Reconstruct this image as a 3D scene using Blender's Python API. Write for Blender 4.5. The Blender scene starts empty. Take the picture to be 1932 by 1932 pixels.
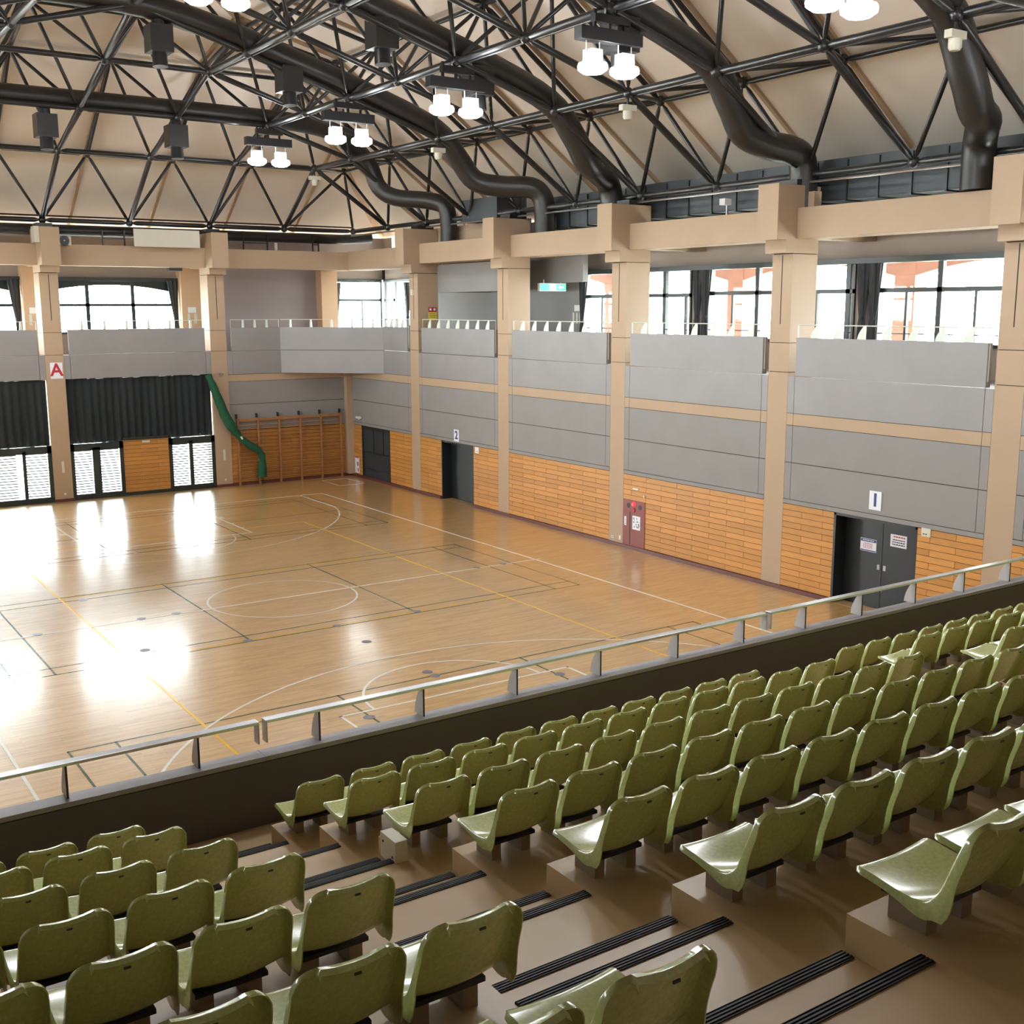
import bpy, bmesh, math, random
from mathutils import Vector, Matrix
random.seed(7)
S = bpy.context.scene
COL = S.collection

# ------------------------------------------------------------------ camera, sky, exposure
CX, CY, CZ = -10.4204, -25.2960, 6.9194
YAW, PITCH, ROLL, FPX = -0.595006, -0.178131, 0.0027574, 2147.66
cam_d = bpy.data.cameras.new('camera'); cam = bpy.data.objects.new('camera', cam_d); COL.objects.link(cam)
cam_d.sensor_width = 36.0; cam_d.sensor_fit = 'HORIZONTAL'; cam_d.lens = 36.0 * FPX / 1932.0
cam_d.clip_start = 0.05; cam_d.clip_end = 500
_f = Vector((-math.sin(YAW) * math.cos(PITCH), math.cos(YAW) * math.cos(PITCH), math.sin(PITCH)))
_r = Vector((math.cos(YAW), math.sin(YAW), 0)); _d = _f.cross(_r)
_r2 = math.cos(ROLL) * _r + math.sin(ROLL) * _d; _d2 = -math.sin(ROLL) * _r + math.cos(ROLL) * _d
_m = Matrix((( _r2.x, -_d2.x, -_f.x, CX), (_r2.y, -_d2.y, -_f.y, CY), (_r2.z, -_d2.z, -_f.z, CZ), (0, 0, 0, 1)))
cam.matrix_world = _m
S.camera = cam
def frame_pos(p):
    v = Vector(p) - Vector((CX, CY, CZ)); z = v.dot(_f)
    if z < 0.3: return None
    return 966 + FPX * v.dot(_r2) / z, 966 + FPX * v.dot(_d2) / z
def in_view(p, mg=160):
    q = frame_pos(p)
    return q is not None and -mg < q[0] < 1932 + mg and -mg < q[1] < 1932 + mg

w = bpy.data.worlds.new('sky'); S.world = w; w.use_nodes = True
_bg = w.node_tree.nodes['Background']; _bg.inputs[0].default_value = (0.93, 0.97, 1.0, 1); _bg.inputs[1].default_value = 42.0
S.view_settings.view_transform = 'Standard'; S.view_settings.look = 'None'
S.view_settings.gamma = 1.0; S.view_settings.use_curve_mapping = False
S.view_settings.exposure = -0.02
LAMP_E = 75.0
sd = bpy.data.lights.new('sun', 'SUN'); sd.energy = 110.0; sd.angle = 0.03; sd.color = (1, .97, .92)
sun = bpy.data.objects.new('sun', sd); COL.objects.link(sun); sun.rotation_euler = Vector((-.288, -.288, -.914)).to_track_quat('-Z', 'Y').to_euler()
S.cycles.max_bounces = 10; S.cycles.diffuse_bounces = 6; S.cycles.glossy_bounces = 4
S.cycles.transparent_max_bounces = 16; S.cycles.sample_clamp_indirect = 6.0
S.cycles.caustics_reflective = False; S.cycles.caustics_refractive = False

# ------------------------------------------------------------------ materials
MATS = {}
def mat(name, col, rough=0.6, var=0.06, scale=3.0, metal=0.0, bump=0.0, bscale=60.0, coat=0.0, rnd=0.0, emit=None, estr=0.0, spec=0.5, stretch=None, croat=0.05):
    m = bpy.data.materials.new(name); m.use_nodes = True; nt = m.node_tree; N = nt.nodes; L = nt.links
    b = N['Principled BSDF']; b.inputs['Roughness'].default_value = rough; b.inputs['Metallic'].default_value = metal
    b.inputs['Specular IOR Level'].default_value = spec
    if coat: b.inputs['Coat Weight'].default_value = coat; b.inputs['Coat Roughness'].default_value = croat
    tc = N.new('ShaderNodeTexCoord'); mp = N.new('ShaderNodeMapping'); L.new(tc.outputs['Object'], mp.inputs[0])
    if stretch: mp.inputs['Scale'].default_value = stretch
    if var > 0 or rnd > 0:
        nz = N.new('ShaderNodeTexNoise'); nz.inputs['Scale'].default_value = scale; nz.inputs['Detail'].default_value = 4
        L.new(mp.outputs[0], nz.inputs['Vector'])
        mr = N.new('ShaderNodeMapRange'); mr.inputs[1].default_value = 0.25; mr.inputs[2].default_value = 0.75
        mr.inputs[3].default_value = 1 - var; mr.inputs[4].default_value = 1 + var; L.new(nz.outputs[0], mr.inputs[0])
        hs = N.new('ShaderNodeHueSaturation'); hs.inputs['Color'].default_value = (*col, 1)
        fac = mr.outputs[0]
        if rnd > 0:
            oi = N.new('ShaderNodeObjectInfo'); m2 = N.new('ShaderNodeMapRange')
            m2.inputs[3].default_value = 1 - rnd; m2.inputs[4].default_value = 1 + rnd; L.new(oi.outputs['Random'], m2.inputs[0])
            mu = N.new('ShaderNodeMath'); mu.operation = 'MULTIPLY'; L.new(fac, mu.inputs[0]); L.new(m2.outputs[0], mu.inputs[1]); fac = mu.outputs[0]
        L.new(fac, hs.inputs['Value']); L.new(hs.outputs[0], b.inputs['Base Color'])
    else:
        b.inputs['Base Color'].default_value = (*col, 1)
    if bump > 0:
        n2 = N.new('ShaderNodeTexNoise'); n2.inputs['Scale'].default_value = bscale; L.new(mp.outputs[0], n2.inputs['Vector'])
        bp = N.new('ShaderNodeBump'); bp.inputs['Strength'].default_value = bump; bp.inputs['Distance'].default_value = 0.004
        L.new(n2.outputs[0], bp.inputs['Height']); L.new(bp.outputs[0], b.inputs['Normal'])
    if emit: b.inputs['Emission Color'].default_value = (*emit, 1); b.inputs['Emission Strength'].default_value = estr
    MATS[name] = m; return m
M_grey = mat('grey_wall_coating', (0.255, 0.244, 0.240), 0.72, 0.05, 1.2, bump=0.25, bscale=90)
M_greyp = mat('grey_parapet_coating', (0.262, 0.250, 0.250), 0.5, 0.07, 1.0, bump=0.3, bscale=14)
M_greyshade = mat('stand_parapet_shaded', (0.085, 0.080, 0.076), 0.6, 0.06, 2, bump=0.2, bscale=90)  # wall grey made darker; shade on the stand side is in the colour
M_cop = mat('coping_grey', (0.27, 0.26, 0.27), 0.45, 0.08, 5)
M_tan = mat('tan_coating', (0.42, 0.305, 0.205), 0.7, 0.035, 1.0, bump=0.2, bscale=110)
M_tanlit = mat('tan_pier_lit', (0.55, 0.36, 0.22), 0.7, 0.04, 1.0)  # tan made more orange; window light on the gallery is in the colour
M_brown = mat('gallery_outer_wall', (0.33, 0.27, 0.235), 0.8, 0.06, 1.2)
M_soffit = mat('soffit_board', (0.50, 0.42, 0.34), 0.8, 0.05, 1.2)
M_joint = mat('joint_dark', (0.035, 0.028, 0.022), 0.9, 0)
M_base = mat('baseboard_redbrown', (0.115, 0.032, 0.025), 0.45, 0.1, 6)
M_plank = mat('wall_plank_oak', (0.51, 0.235, 0.055), 0.42, 0.16, 3.0, rnd=0.13, stretch=(6, 1.2, 26), bump=0.05, bscale=8)
M_plankx = mat('wall_plank_oak_cross', (0.47, 0.215, 0.05), 0.42, 0.16, 3.0, rnd=0.13, stretch=(1.2, 6, 26))
M_plankd = mat('wall_plank_gap', (0.09, 0.035, 0.012), 0.8, 0)
M_black = mat('black_steel', (0.011, 0.012, 0.013), 0.33, 0.1, 5)
M_duct = mat('black_duct', (0.014, 0.013, 0.012), 0.38, 0.15, 4)
M_frame = mat('window_frame_dark', (0.012, 0.020, 0.017), 0.35, 0)
M_door = mat('door_black', (0.010, 0.012, 0.014), 0.4, 0.1, 2)
M_panel = mat('dark_blue_panel', (0.028, 0.036, 0.044), 0.5, 0.12, 2)
M_curt = mat('blackout_cloth', (0.012, 0.017, 0.020), 0.85, 0.15, 6, bump=0.2, bscale=120)
M_drape = mat('gallery_cloth', (0.022, 0.024, 0.028), 0.8, 0.15, 6)
M_ceil = mat('ceiling_board', (0.86, 0.775, 0.67), 0.8, 0.06, 0.5, spec=0.2)
M_rib = mat('ceiling_batten', (0.34, 0.23, 0.14), 0.7, 0.1, 3)
M_white = mat('white_paint', (0.80, 0.80, 0.78), 0.45, 0)
M_cream = mat('cream_plastic', (0.62, 0.60, 0.50), 0.45, 0.03, 3)
M_board = mat('cream_board', (0.66, 0.64, 0.54), 0.5, 0.03, 2)
M_steel = mat('brushed_steel', (0.55, 0.56, 0.58), 0.28, 0.08, 3, metal=1.0, stretch=(1, 14, 14))
M_fin = mat('satin_post', (0.50, 0.475, 0.475), 0.42, 0.05, 4)
M_fing = mat('pale_green_post', (0.62, 0.68, 0.58), 0.35, 0)
M_nose = mat('rubber_nosing', (0.012, 0.013, 0.016), 0.55, 0.1, 20)
M_step = mat('stand_floor_vinyl', (0.50, 0.365, 0.205), 0.34, 0.09, 2.2, bump=0.10, bscale=30)
M_shell = mat('seat_shell_green', (0.43, 0.48, 0.185), 0.2, 0.16, 60, rnd=0.07, coat=0.7, croat=0.12)
M_brk = mat('seat_bracket_tan', (0.24, 0.18, 0.12), 0.5, 0.1, 5)
M_red = mat('sign_red', (0.42, 0.02, 0.035), 0.5, 0)
M_blue = mat('sign_blue', (0.02, 0.045, 0.22), 0.5, 0)
M_sign = mat('sign_white', (0.80, 0.83, 0.88), 0.45, 0)
M_hyd = mat('cabinet_redbrown', (0.22, 0.06, 0.05), 0.5, 0.06, 4)
M_lred = mat('red_lens', (0.75, 0.05, 0.06), 0.3, 0, emit=(1, 0.12, 0.12), estr=0.5)
M_yel = mat('sign_yellow', (0.75, 0.62, 0.05), 0.5, 0)
M_ink = mat('ink_dark', (0.03, 0.03, 0.035), 0.6, 0)
M_net = mat('green_net', (0.006, 0.075, 0.032), 0.8, 0.25, 30, bump=0.6, bscale=60)
M_bar = mat('wall_bar_wood', (0.33, 0.15, 0.055), 0.45, 0.15, 5)
M_brick = mat('brick_arcade', (0.33, 0.17, 0.13), 0.8, 0.1, 2)
M_ground = mat('outside_ground', (0.55, 0.56, 0.52), 0.9, 0.1, 0.3)
M_exit = mat('exit_green', (0.0, 0.42, 0.20), 0.4, 0, emit=(0.03, 0.75, 0.35), estr=0.9)
M_exitw = mat('exit_white', (0.9, 1, 0.95), 0.4, 0, emit=(0.85, 1, 0.92), estr=1.3)
M_lamp = mat('lamp_lens', (1, 1, 1), 0.4, 0, emit=(0.95, 0.97, 1.0), estr=LAMP_E)
M_lwhite = mat('line_white', (0.86, 0.84, 0.76), 0.22, 0.05, 8, coat=0.5)
M_lgreen = mat('line_green', (0.025, 0.075, 0.035), 0.22, 0.05, 8, coat=0.5)
M_lyel = mat('line_yellow', (0.80, 0.47, 0.03), 0.22, 0.05, 8, coat=0.5)
M_cap = mat('socket_grey', (0.16, 0.15, 0.17), 0.35, 0.1, 20)
M_alu = mat('louvre_grey', (0.10, 0.105, 0.11), 0.5, 0)

def glass_mat():
    m = bpy.data.materials.new('window_glass'); m.use_nodes = True; nt = m.node_tree; N = nt.nodes; L = nt.links
    N.remove(N['Principled BSDF']); out = N['Material Output']
    t = N.new('ShaderNodeBsdfTransparent'); t.inputs[0].default_value = (0.93, 0.96, 0.95, 1)
    g = N.new('ShaderNodeBsdfGlossy'); g.inputs['Roughness'].default_value = 0.02
    fr = N.new('ShaderNodeFresnel'); fr.inputs[0].default_value = 1.45
    ge = N.new('ShaderNodeNewGeometry'); sb = N.new('ShaderNodeMath'); sb.operation = 'SUBTRACT'; sb.inputs[0].default_value = 1.0; L.new(ge.outputs['Backfacing'], sb.inputs[1])
    mu = N.new('ShaderNodeMath'); mu.operation = 'MULTIPLY'; L.new(fr.outputs[0], mu.inputs[0]); L.new(sb.outputs[0], mu.inputs[1])
    mx = N.new('ShaderNodeMixShader'); L.new(mu.outputs[0], mx.inputs[0]); L.new(t.outputs[0], mx.inputs[1]); L.new(g.outputs[0], mx.inputs[2])
    L.new(mx.outputs[0], out.inputs[0]); return m
M_glass = glass_mat()
def floor_mat():
    m = bpy.data.materials.new('maple_floor'); m.use_nodes = True; nt = m.node_tree; N = nt.nodes; L = nt.links; b = N['Principled BSDF']
    tc = N.new('ShaderNodeTexCoord')
    br = N.new('ShaderNodeTexBrick'); L.new(tc.outputs['Object'], br.inputs['Vector'])
    br.inputs['Color1'].default_value = (0.61, 0.385, 0.155, 1); br.inputs['Color2'].default_value = (0.50, 0.29, 0.105, 1); br.inputs['Mortar'].default_value = (0.30, 0.17, 0.06, 1)
    br.inputs['Scale'].default_value = 1.0; br.inputs['Brick Width'].default_value = 0.9; br.inputs['Row Height'].default_value = 0.075
    br.inputs['Mortar Size'].default_value = 0.0012; br.inputs['Bias'].default_value = -0.25; br.offset = 0.37
    mp = N.new('ShaderNodeMapping'); mp.inputs['Scale'].default_value = (1.1, 14, 1); L.new(tc.outputs['Object'], mp.inputs[0])
    nz = N.new('ShaderNodeTexNoise'); nz.inputs['Scale'].default_value = 1.6; nz.inputs['Detail'].default_value = 5; L.new(mp.outputs[0], nz.inputs['Vector'])
    mr = N.new('ShaderNodeMapRange'); mr.inputs[1].default_value = 0.3; mr.inputs[2].default_value = 0.7; mr.inputs[3].default_value = 0.82; mr.inputs[4].default_value = 1.12; L.new(nz.outputs[0], mr.inputs[0])
    hs = N.new('ShaderNodeHueSaturation'); L.new(br.outputs[0], hs.inputs['Color']); L.new(mr.outputs[0], hs.inputs['Value'])
    L.new(hs.outputs[0], b.inputs['Base Color'])
    b.inputs['Roughness'].default_value = 0.28; b.inputs['Specular IOR Level'].default_value = 0.5
    b.inputs['Coat Weight'].default_value = 1.0; b.inputs['Coat Roughness'].default_value = 0.165
    n2 = N.new('ShaderNodeTexNoise'); n2.inputs['Scale'].default_value = 2.0; L.new(mp.outputs[0], n2.inputs['Vector'])
    bp = N.new('ShaderNodeBump'); bp.inputs['Strength'].default_value = 0.012; bp.inputs['Distance'].default_value = 0.01; L.new(n2.outputs[0], bp.inputs['Height'])
    L.new(bp.outputs[0], b.inputs['Normal']); return m
M_floor = floor_mat()

# ------------------------------------------------------------------ builders
ORG = {}
def org(o): return ORG.get(o.name, Vector((0, 0, 0)))
class MB:
    def __init__(s): s.v = []; s.f = []
    def add(s, vs, fs):
        k = len(s.v); s.v += [tuple(p) for p in vs]; s.f += [tuple(i + k for i in f) for f in fs]; return s
    def box(s, x0, x1, y0, y1, z0, z1):
        if x0 > x1: x0, x1 = x1, x0
        if y0 > y1: y0, y1 = y1, y0
        if z0 > z1: z0, z1 = z1, z0
        return s.add([(x0, y0, z0), (x1, y0, z0), (x1, y1, z0), (x0, y1, z0), (x0, y0, z1), (x1, y0, z1), (x1, y1, z1), (x0, y1, z1)],
                     [(0, 3, 2, 1), (4, 5, 6, 7), (0, 1, 5, 4), (1, 2, 6, 5), (2, 3, 7, 6), (3, 0, 4, 7)])
    def poly(s, pts): return s.add(pts, [tuple(range(len(pts)))])
    def prism(s, pts, d):
        """closed outline pts extruded by vector d"""
        n = len(pts); d = Vector(d); a = [Vector(p) for p in pts]
        return s.add(a + [p + d for p in a], [tuple(range(n - 1, -1, -1)), tuple(range(n, 2 * n))] + [(i, (i + 1) % n, (i + 1) % n + n, i + n) for i in range(n)])
    def tube(s, pts, r, n=10, caps=True):
        pts = [Vector(p) for p in pts]; m = len(pts); rs = r if isinstance(r, (list, tuple)) else [r] * m
        vs = []; ref = None
        for i, p in enumerate(pts):
            t = (pts[min(i + 1, m - 1)] - pts[max(i - 1, 0)]).normalized()
            if ref is None: ref = Vector((0, 0, 1)) if abs(t.z) < 0.9 else Vector((1, 0, 0))
            u = (ref - t * ref.dot(t)).normalized(); ref = u; v = t.cross(u)
            vs += [p + (u * math.cos(2 * math.pi * k / n) + v * math.sin(2 * math.pi * k / n)) * rs[i] for k in range(n)]
        fs = [(i * n + k, i * n + (k + 1) % n, (i + 1) * n + (k + 1) % n, (i + 1) * n + k) for i in range(m - 1) for k in range(n)]
        if caps: fs += [tuple(range(n - 1, -1, -1)), tuple((m - 1) * n + k for k in range(n))]
        return s.add(vs, fs)
    def lathe(s, c, prof, n=20):
        vs = [(c[0] + r * math.cos(2 * math.pi * k / n), c[1] + r * math.sin(2 * math.pi * k / n), c[2] + z) for r, z in prof for k in range(n)]
        m = len(prof)
        fs = [(i * n + k, i * n + (k + 1) % n, (i + 1) * n + (k + 1) % n, (i + 1) * n + k) for i in range(m - 1) for k in range(n)]
        fs += [tuple(range(n - 1, -1, -1)), tuple((m - 1) * n + k for k in range(n))]
        return s.add(vs, fs)
    def mesh(s, name, m, smooth=False, off=(0, 0, 0), bevel=0.0):
        me = bpy.data.meshes.new(name)
        me.from_pydata([(p[0] - off[0], p[1] - off[1], p[2] - off[2]) for p in s.v], [], s.f)
        if bevel > 0:
            bm = bmesh.new(); bm.from_mesh(me)
            bmesh.ops.bevel(bm, geom=bm.edges[:], offset=bevel, segments=2, affect='EDGES', profile=0.6)
            bm.to_mesh(me); bm.free()
        me.materials.append(m)
        if smooth:
            me.polygons.foreach_set('use_smooth', [True] * len(me.polygons))
            try: me.set_sharp_from_angle(angle=math.radians(40))
            except Exception: pass
        me.update(); return me
    def build(s, name, m, parent=None, smooth=False, bevel=0.0, loc=None):
        po = org(parent) if parent else Vector((0, 0, 0))
        L = Vector(loc) if loc is not None else po
        o = bpy.data.objects.new(name, s.mesh(name, m, smooth, L, bevel)); COL.objects.link(o)
        if parent: o.parent = parent
        o.location = L - po; ORG[o.name] = L
        return o
def thing(name, label, cat, loc, group=None):
    o = bpy.data.objects.new(name, None); COL.objects.link(o); o.location = loc; ORG[o.name] = Vector(loc)
    o.empty_display_size = 0.1
    o['label'] = label; o['category'] = cat
    if group: o['group'] = group
    return o
def struct(name, loc=(0, 0, 0)):
    o = bpy.data.objects.new(name, None); COL.objects.link(o); o.location = loc; ORG[o.name] = Vector(loc); o['kind'] = 'structure'; return o
def st(o): o['kind'] = 'structure'; return o
def tag(o, label, cat, group=None):
    o['label'] = label; o['category'] = cat
    if group: o['group'] = group
    return o
def B(x0, x1, y0, y1, z0, z1): return MB().box(x0, x1, y0, y1, z0, z1)
def inst(me, name, parent, loc):
    o = bpy.data.objects.new(name, me); COL.objects.link(o); o.parent = parent; o.location = Vector(loc) - org(parent); ORG[o.name] = Vector(loc); return o
def text(s, size, m, parent, loc, rot, name='letter', ext=0.004, bold=0.0):
    c = bpy.data.curves.new(name, 'FONT'); c.body = s; c.size = size; c.extrude = ext; c.align_x = 'CENTER'; c.align_y = 'CENTER'; c.offset = bold
    c.materials.append(m); tmp = bpy.data.objects.new(name, c); COL.objects.link(tmp)
    bpy.context.view_layer.update(); me = bpy.data.meshes.new_from_object(tmp.evaluated_get(bpy.context.evaluated_depsgraph_get())); bpy.data.objects.remove(tmp)
    me.materials.clear(); me.materials.append(m)
    o = bpy.data.objects.new(name, me); COL.objects.link(o); o.parent = parent; o.location = Vector(loc) - org(parent); o.rotation_euler = rot; return o
RX = (math.pi / 2, 0, -math.pi / 2)      # text on the right wall, read from the court
RY = (math.pi / 2, 0, 0)                 # text on the far wall
RL = (math.pi / 2, 0, -math.pi / 2)

XR, YF = 10.56, 17.65                     # faces of right and far walls
XG, YG = 13.7, 20.5                       # outer gallery walls
CYS = [12.15, 6.20, 0.25, -5.87, -12.0, -18.0]   # right wall column centres
CXS = [5.04, -1.0, -7.04]                  # far wall column centres
HW = 0.32

# ------------------------------------------------------------------ floor and lines
fl = st(B(-13.0, 11.6, -17.6, 18.3, -0.25, 0).build('floor', M_floor))
ZL = {'w': 0.004, 'y': 0.003, 'g': 0.002}
def strip(mb, x0, x1, y0, y1, k): mb.box(x0, x1, y0, y1, 0.0004, ZL[k])
def arc(mb, cx, cy, r, a0, a1, wd, k, n=64):
    z = ZL[k]; n = max(8, int(n * abs(a1 - a0) / (2 * math.pi)))
    for i in range(n):
        t0 = a0 + (a1 - a0) * i / n; t1 = a0 + (a1 - a0) * (i + 1) / n
        P = lambda t, q: (cx + q * math.cos(t), cy + q * math.sin(t), z)
        mb.poly([P(t0, r - wd), P(t0, r), P(t1, r), P(t1, r - wd)] if True else None)
g = .05
mb = MB()
for sx in (-1, 1): strip(mb, sx * 7.5 - (g if sx > 0 else 0), sx * 7.5 + (0 if sx > 0 else g), -14, 14, 'w')
for sy in (-1, 1): strip(mb, -7.5, 7.5, sy * 14 - (g if sy > 0 else 0), sy * 14 + (0 if sy > 0 else g), 'w')
mb.build('boundary_line', M_lwhite, fl)
mb = MB(); strip(mb, -7.65, 7.65, -g / 2, g / 2, 'w'); mb.build('halfway_line', M_lwhite, fl)
mb = MB(); arc(mb, 0, 0, 1.8, 0, 2 * math.pi, g, 'w', 96); mb.build('centre_circle', M_lwhite, fl)
for s in (-1, 1):
    mb = MB()
    for sx in (-1, 1):
        strip(mb, sx * 2.45 - (g if sx > 0 else 0), sx * 2.45 + (0 if sx > 0 else g), s * 8.2, s * 14, 'w')
        for yy in (9.15, 10.05, 11.15): strip(mb, sx * 2.45, sx * 2.55 + sx * (.06 if yy == 11.15 else 0), s * yy - .03, s * yy + (.03 if yy != 11.15 else .2), 'w')
    strip(mb, -2.45, 2.45, s * 8.2, s * 8.2 + s * g, 'w')
    mb.build('key_line', M_lwhite, fl)
    mb = MB(); arc(mb, 0, s * 8.2, 1.8, math.pi if s > 0 else 0, 2 * math.pi if s > 0 else math.pi, g, 'w'); mb.build('free_throw_arc', M_lwhite, fl)
    mb = MB(); cy = s * 12.425; dy = math.sqrt(6.75 ** 2 - 6.6 ** 2)
    a = math.acos(6.6 / 6.75)
    if s > 0: arc(mb, 0, cy, 6.75, math.pi + a, 2 * math.pi - a, g, 'w', 120)
    else: arc(mb, 0, cy, 6.75, a, math.pi - a, g, 'w', 120)
    for sx in (-1, 1): strip(mb, sx * 6.6 - (g if sx > 0 else 0), sx * 6.6 + (0 if sx > 0 else g), cy - s * dy, s * 14, 'w')
    mb.build('three_point_line', M_lwhite, fl)
    mb = MB(); arc(mb, 0, cy, 1.25, math.pi if s > 0 else 0, 2 * math.pi if s > 0 else math.pi, g, 'w', 48); mb.build('no_charge_arc', M_lwhite, fl)
mb = MB()
for a0, a1, b0, b1 in ((8.82, 9.96, 15.25, 15.29), (8.82, 9.96, 16.90, 16.94), (8.82, 8.86, 15.25, 16.94), (9.92, 9.96, 15.25, 16.94)): strip(mb, a0, a1, b0, b1, 'w')
mb.build('corner_box_line', M_lwhite, fl)
mb = MB()
for sx in (-1, 1): strip(mb, sx * 4.5 - .025, sx * 4.5 + .025, -9, 9, 'y')
for yy in (-9, -2.96, 2.96, 9): strip(mb, -4.5, 4.5, yy - .025, yy + .025, 'y')
mb.build('volleyball_line', M_lyel, fl)
for yc in (0, 10.26, -10.26):
    mb = MB()
    for sy in (-1, 1):
        for q in (3.05, 2.59): strip(mb, -6.7, 6.7, yc + sy * q - .02, yc + sy * q + .02, 'g')
    for sx in (-1, 1):
        for q in (6.68, 5.94, 2.0): strip(mb, sx * q - .02, sx * q + .02, yc - 3.07, yc + 3.07, 'g')
        if yc: strip(mb, sx * 2.0, sx * 6.7, yc - .02, yc + .02, 'g')
    mb.build('badminton_line', M_lgreen, fl)
for i, (x, y) in enumerate([(5.59, .07), (6.43, .06), (2.04, -2.94), (-2.05, -2.96), (0.0, -3.0), (-.02, -4.46), (-5.62, .05), (-4.06, 2.54), (-4.05, -2.41), (.02, -6.94), (.03, -7.22), (-2.03, -8.51), (2.04, -8.49), (-3.4, .05), (-2.6, .06)]):
    MB().lathe((x, y, 0.0006), [(.105, 0), (.105, .004), (.09, .0055), (0.001, .0055)], 16).build('floor_socket', M_cap, fl)
mb = MB()
for a0, a1, b0, b1 in ((9.4, 10.0, 5.83, 5.845), (9.4, 10.0, 6.215, 6.23), (9.4, 9.415, 5.83, 6.23), (9.985, 10.0, 5.83, 6.23)): mb.box(a0, a1, b0, b1, .0003, .0018)
mb.build('floor_hatch_edge', M_cap, fl)

# ------------------------------------------------------------------ columns, blocks, beams
def col_right(yc, last=False):
    c = struct('column', (XR, yc, 0)); y0, y1 = yc - HW, yc + HW
    B(XR, 11.42, y0, y1, 0.10, 5.345).build('shaft', M_tan, c)
    B(XR, 11.42, y0, y1, 5.36, 6.045).build('shaft', M_tan, c)
    B(XR, 11.42, y0, y1, 6.06, 8.14).build('shaft', M_tan, c)
    B(XR + .02, 11.40, y0 + .02, y1 - .02, 0.1, 9.0).build('core', M_joint, c)
    mb = MB()
    mb.box(XR - .003, XR + .01, yc - .012, yc + .012, 6.5, 8.12); mb.build('groove', M_joint, c)
    MB().prism([(10.30, y0 - .004, 8.16), (11.42, y0 - .004, 8.16), (11.42, y0 - .004, 9.72), (10.02, y0 - .004, 9.72), (10.02, y0 - .004, 8.47), (10.30, y0 - .004, 8.47)], (0, 2 * HW + .008, 0)).build('head_block', M_tan, c)
    B(10.0, 10.02, y0, y1, 8.455, 9.735).build('face_panel', M_tan, c)
    B(10.66, 11.3, y0 + .05, y1 - .05, 9.72, 9.86).build('bearing_plate', M_black, c)
    return c
def col_far(xc):
    c = struct('column', (xc, YF, 0)); x0, x1 = xc - HW, xc + HW
    B(x0, x1, YF, 18.5, 0.10, 5.275).build('shaft', M_tan, c)
    B(x0, x1, YF, 18.5, 5.29, 6.06).build('shaft', M_tan, c)
    B(x0, x1, YF, 18.5, 6.075, 8.14).build('shaft', M_tan, c)
    B(x0 + .02, x1 - .02, YF + .02, 18.4, .1, 9.0).build('core', M_joint, c)
    B(xc - .012, xc + .012, YF - .003, YF + .01, 6.5, 8.1).build('groove', M_joint, c)
    MB().prism([(x0 - .004, 17.36, 8.16), (x0 - .004, 18.5, 8.16), (x0 - .004, 18.5, 9.68), (x0 - .004, 17.02, 9.68), (x0 - .004, 17.02, 8.40), (x0 - .004, 17.36, 8.40)], (2 * HW + .008, 0, 0)).build('head_block', M_tan, c)
    B(x0, x1, 17.0, 17.02, 8.39, 9.69).build('face_panel', M_tan, c)
    B(x0 + .05, x1 - .05, 17.7, 18.35, 9.68, 9.86).build('bearing_plate', M_black, c)
    return c
for y in CYS: col_right(y)
for x in CXS: col_far(x)
st(B(10.30, 10.75, 17.40, 17.95, 0.10, 4.40).build('corner_pillar', M_tan))
for a, b in zip(CYS[:-1], CYS[1:]): st(B(10.65, 11.4, b + HW, a - HW, 8.49, 9.20).build('beam', M_tan, bevel=.012))
st(B(10.65, 11.4, CYS[0] + HW, 17.75, 8.42, 9.15).build('beam', M_tan, bevel=.012))
st(B(CXS[0] + HW, 10.66, 17.75, 18.5, 8.42, 9.13).build('beam', M_tan, bevel=.012))
for a, b in zip(CXS[:-1], CXS[1:]): st(B(b + HW, a - HW, 17.72, 18.5, 8.42, 9.15).build('beam', M_tan, bevel=.012))
st(B(-13.1, CXS[2] - HW, 17.72, 18.5, 8.42, 9.15).build('beam', M_tan))
for y in CYS[1:5]: st(B(11.42, XG, y - .22, y + .22, 8.52, 9.05).build('cross_beam', M_tan))
for x in CXS + [10.9]: st(B(x - .22, x + .22, 18.5, YG, 8.42, 9.05).build('cross_beam', M_tanlit))
# roof slab over the galleries
st(B(8.2, 12.4, 18.5, 19.4, 8.46, 8.56).build('gallery_soffit', M_soffit)); st(B(11.42, 12.4, 12.5, 18.5, 8.46, 8.56).build('gallery_soffit', M_soffit))

# ------------------------------------------------------------------ wood dado, panels
PROWS = 14; PZ0, PZ1 = 0.105, 2.165; PH = (PZ1 - PZ0) / PROWS
TR = [0]
def dado(axis, a0, a1, plane, L=1.28, phase=0.0, label=None):
    """planks between a0 and a1 along the wall, staggered; plane = wall face"""
    TR[0] += 1; s = struct('trim_%d' % TR[0], (plane, a0, 0) if axis == 'y' else (a0, plane, 0))
    back = B(plane + .012, plane + .04, a0, a1, PZ0, PZ1) if axis == 'y' else B(a0, a1, plane + .012, plane + .04, PZ0, PZ1)
    back.build('backing', M_plankd, s)
    cache = {}
    for r in range(PROWS):
        z0 = PZ0 + r * PH; p = a0 - (0.5 * L if (r % 2) else 0) + phase
        while p < a1:
            q0 = max(p, a0); q1 = min(p + L, a1); p += L
            if q1 - q0 < .04 or p - L + L < a0: continue
            n = round(q1 - q0, 3); e = random.choice((0.0, .001, .002))
            if (n, e) not in cache:
                mm = B(e, .013, 0.004, n - .004, .006, PH - .006) if axis == 'y' else B(.004, n - .004, e, .013, .006, PH - .006)
                cache[(n, e)] = mm.mesh('plank', M_plank if axis == 'y' else M_plankx)
            inst(cache[(n, e)], 'plank', s, (plane, q0, z0) if axis == 'y' else (q0, plane, z0))
    return s
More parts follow.
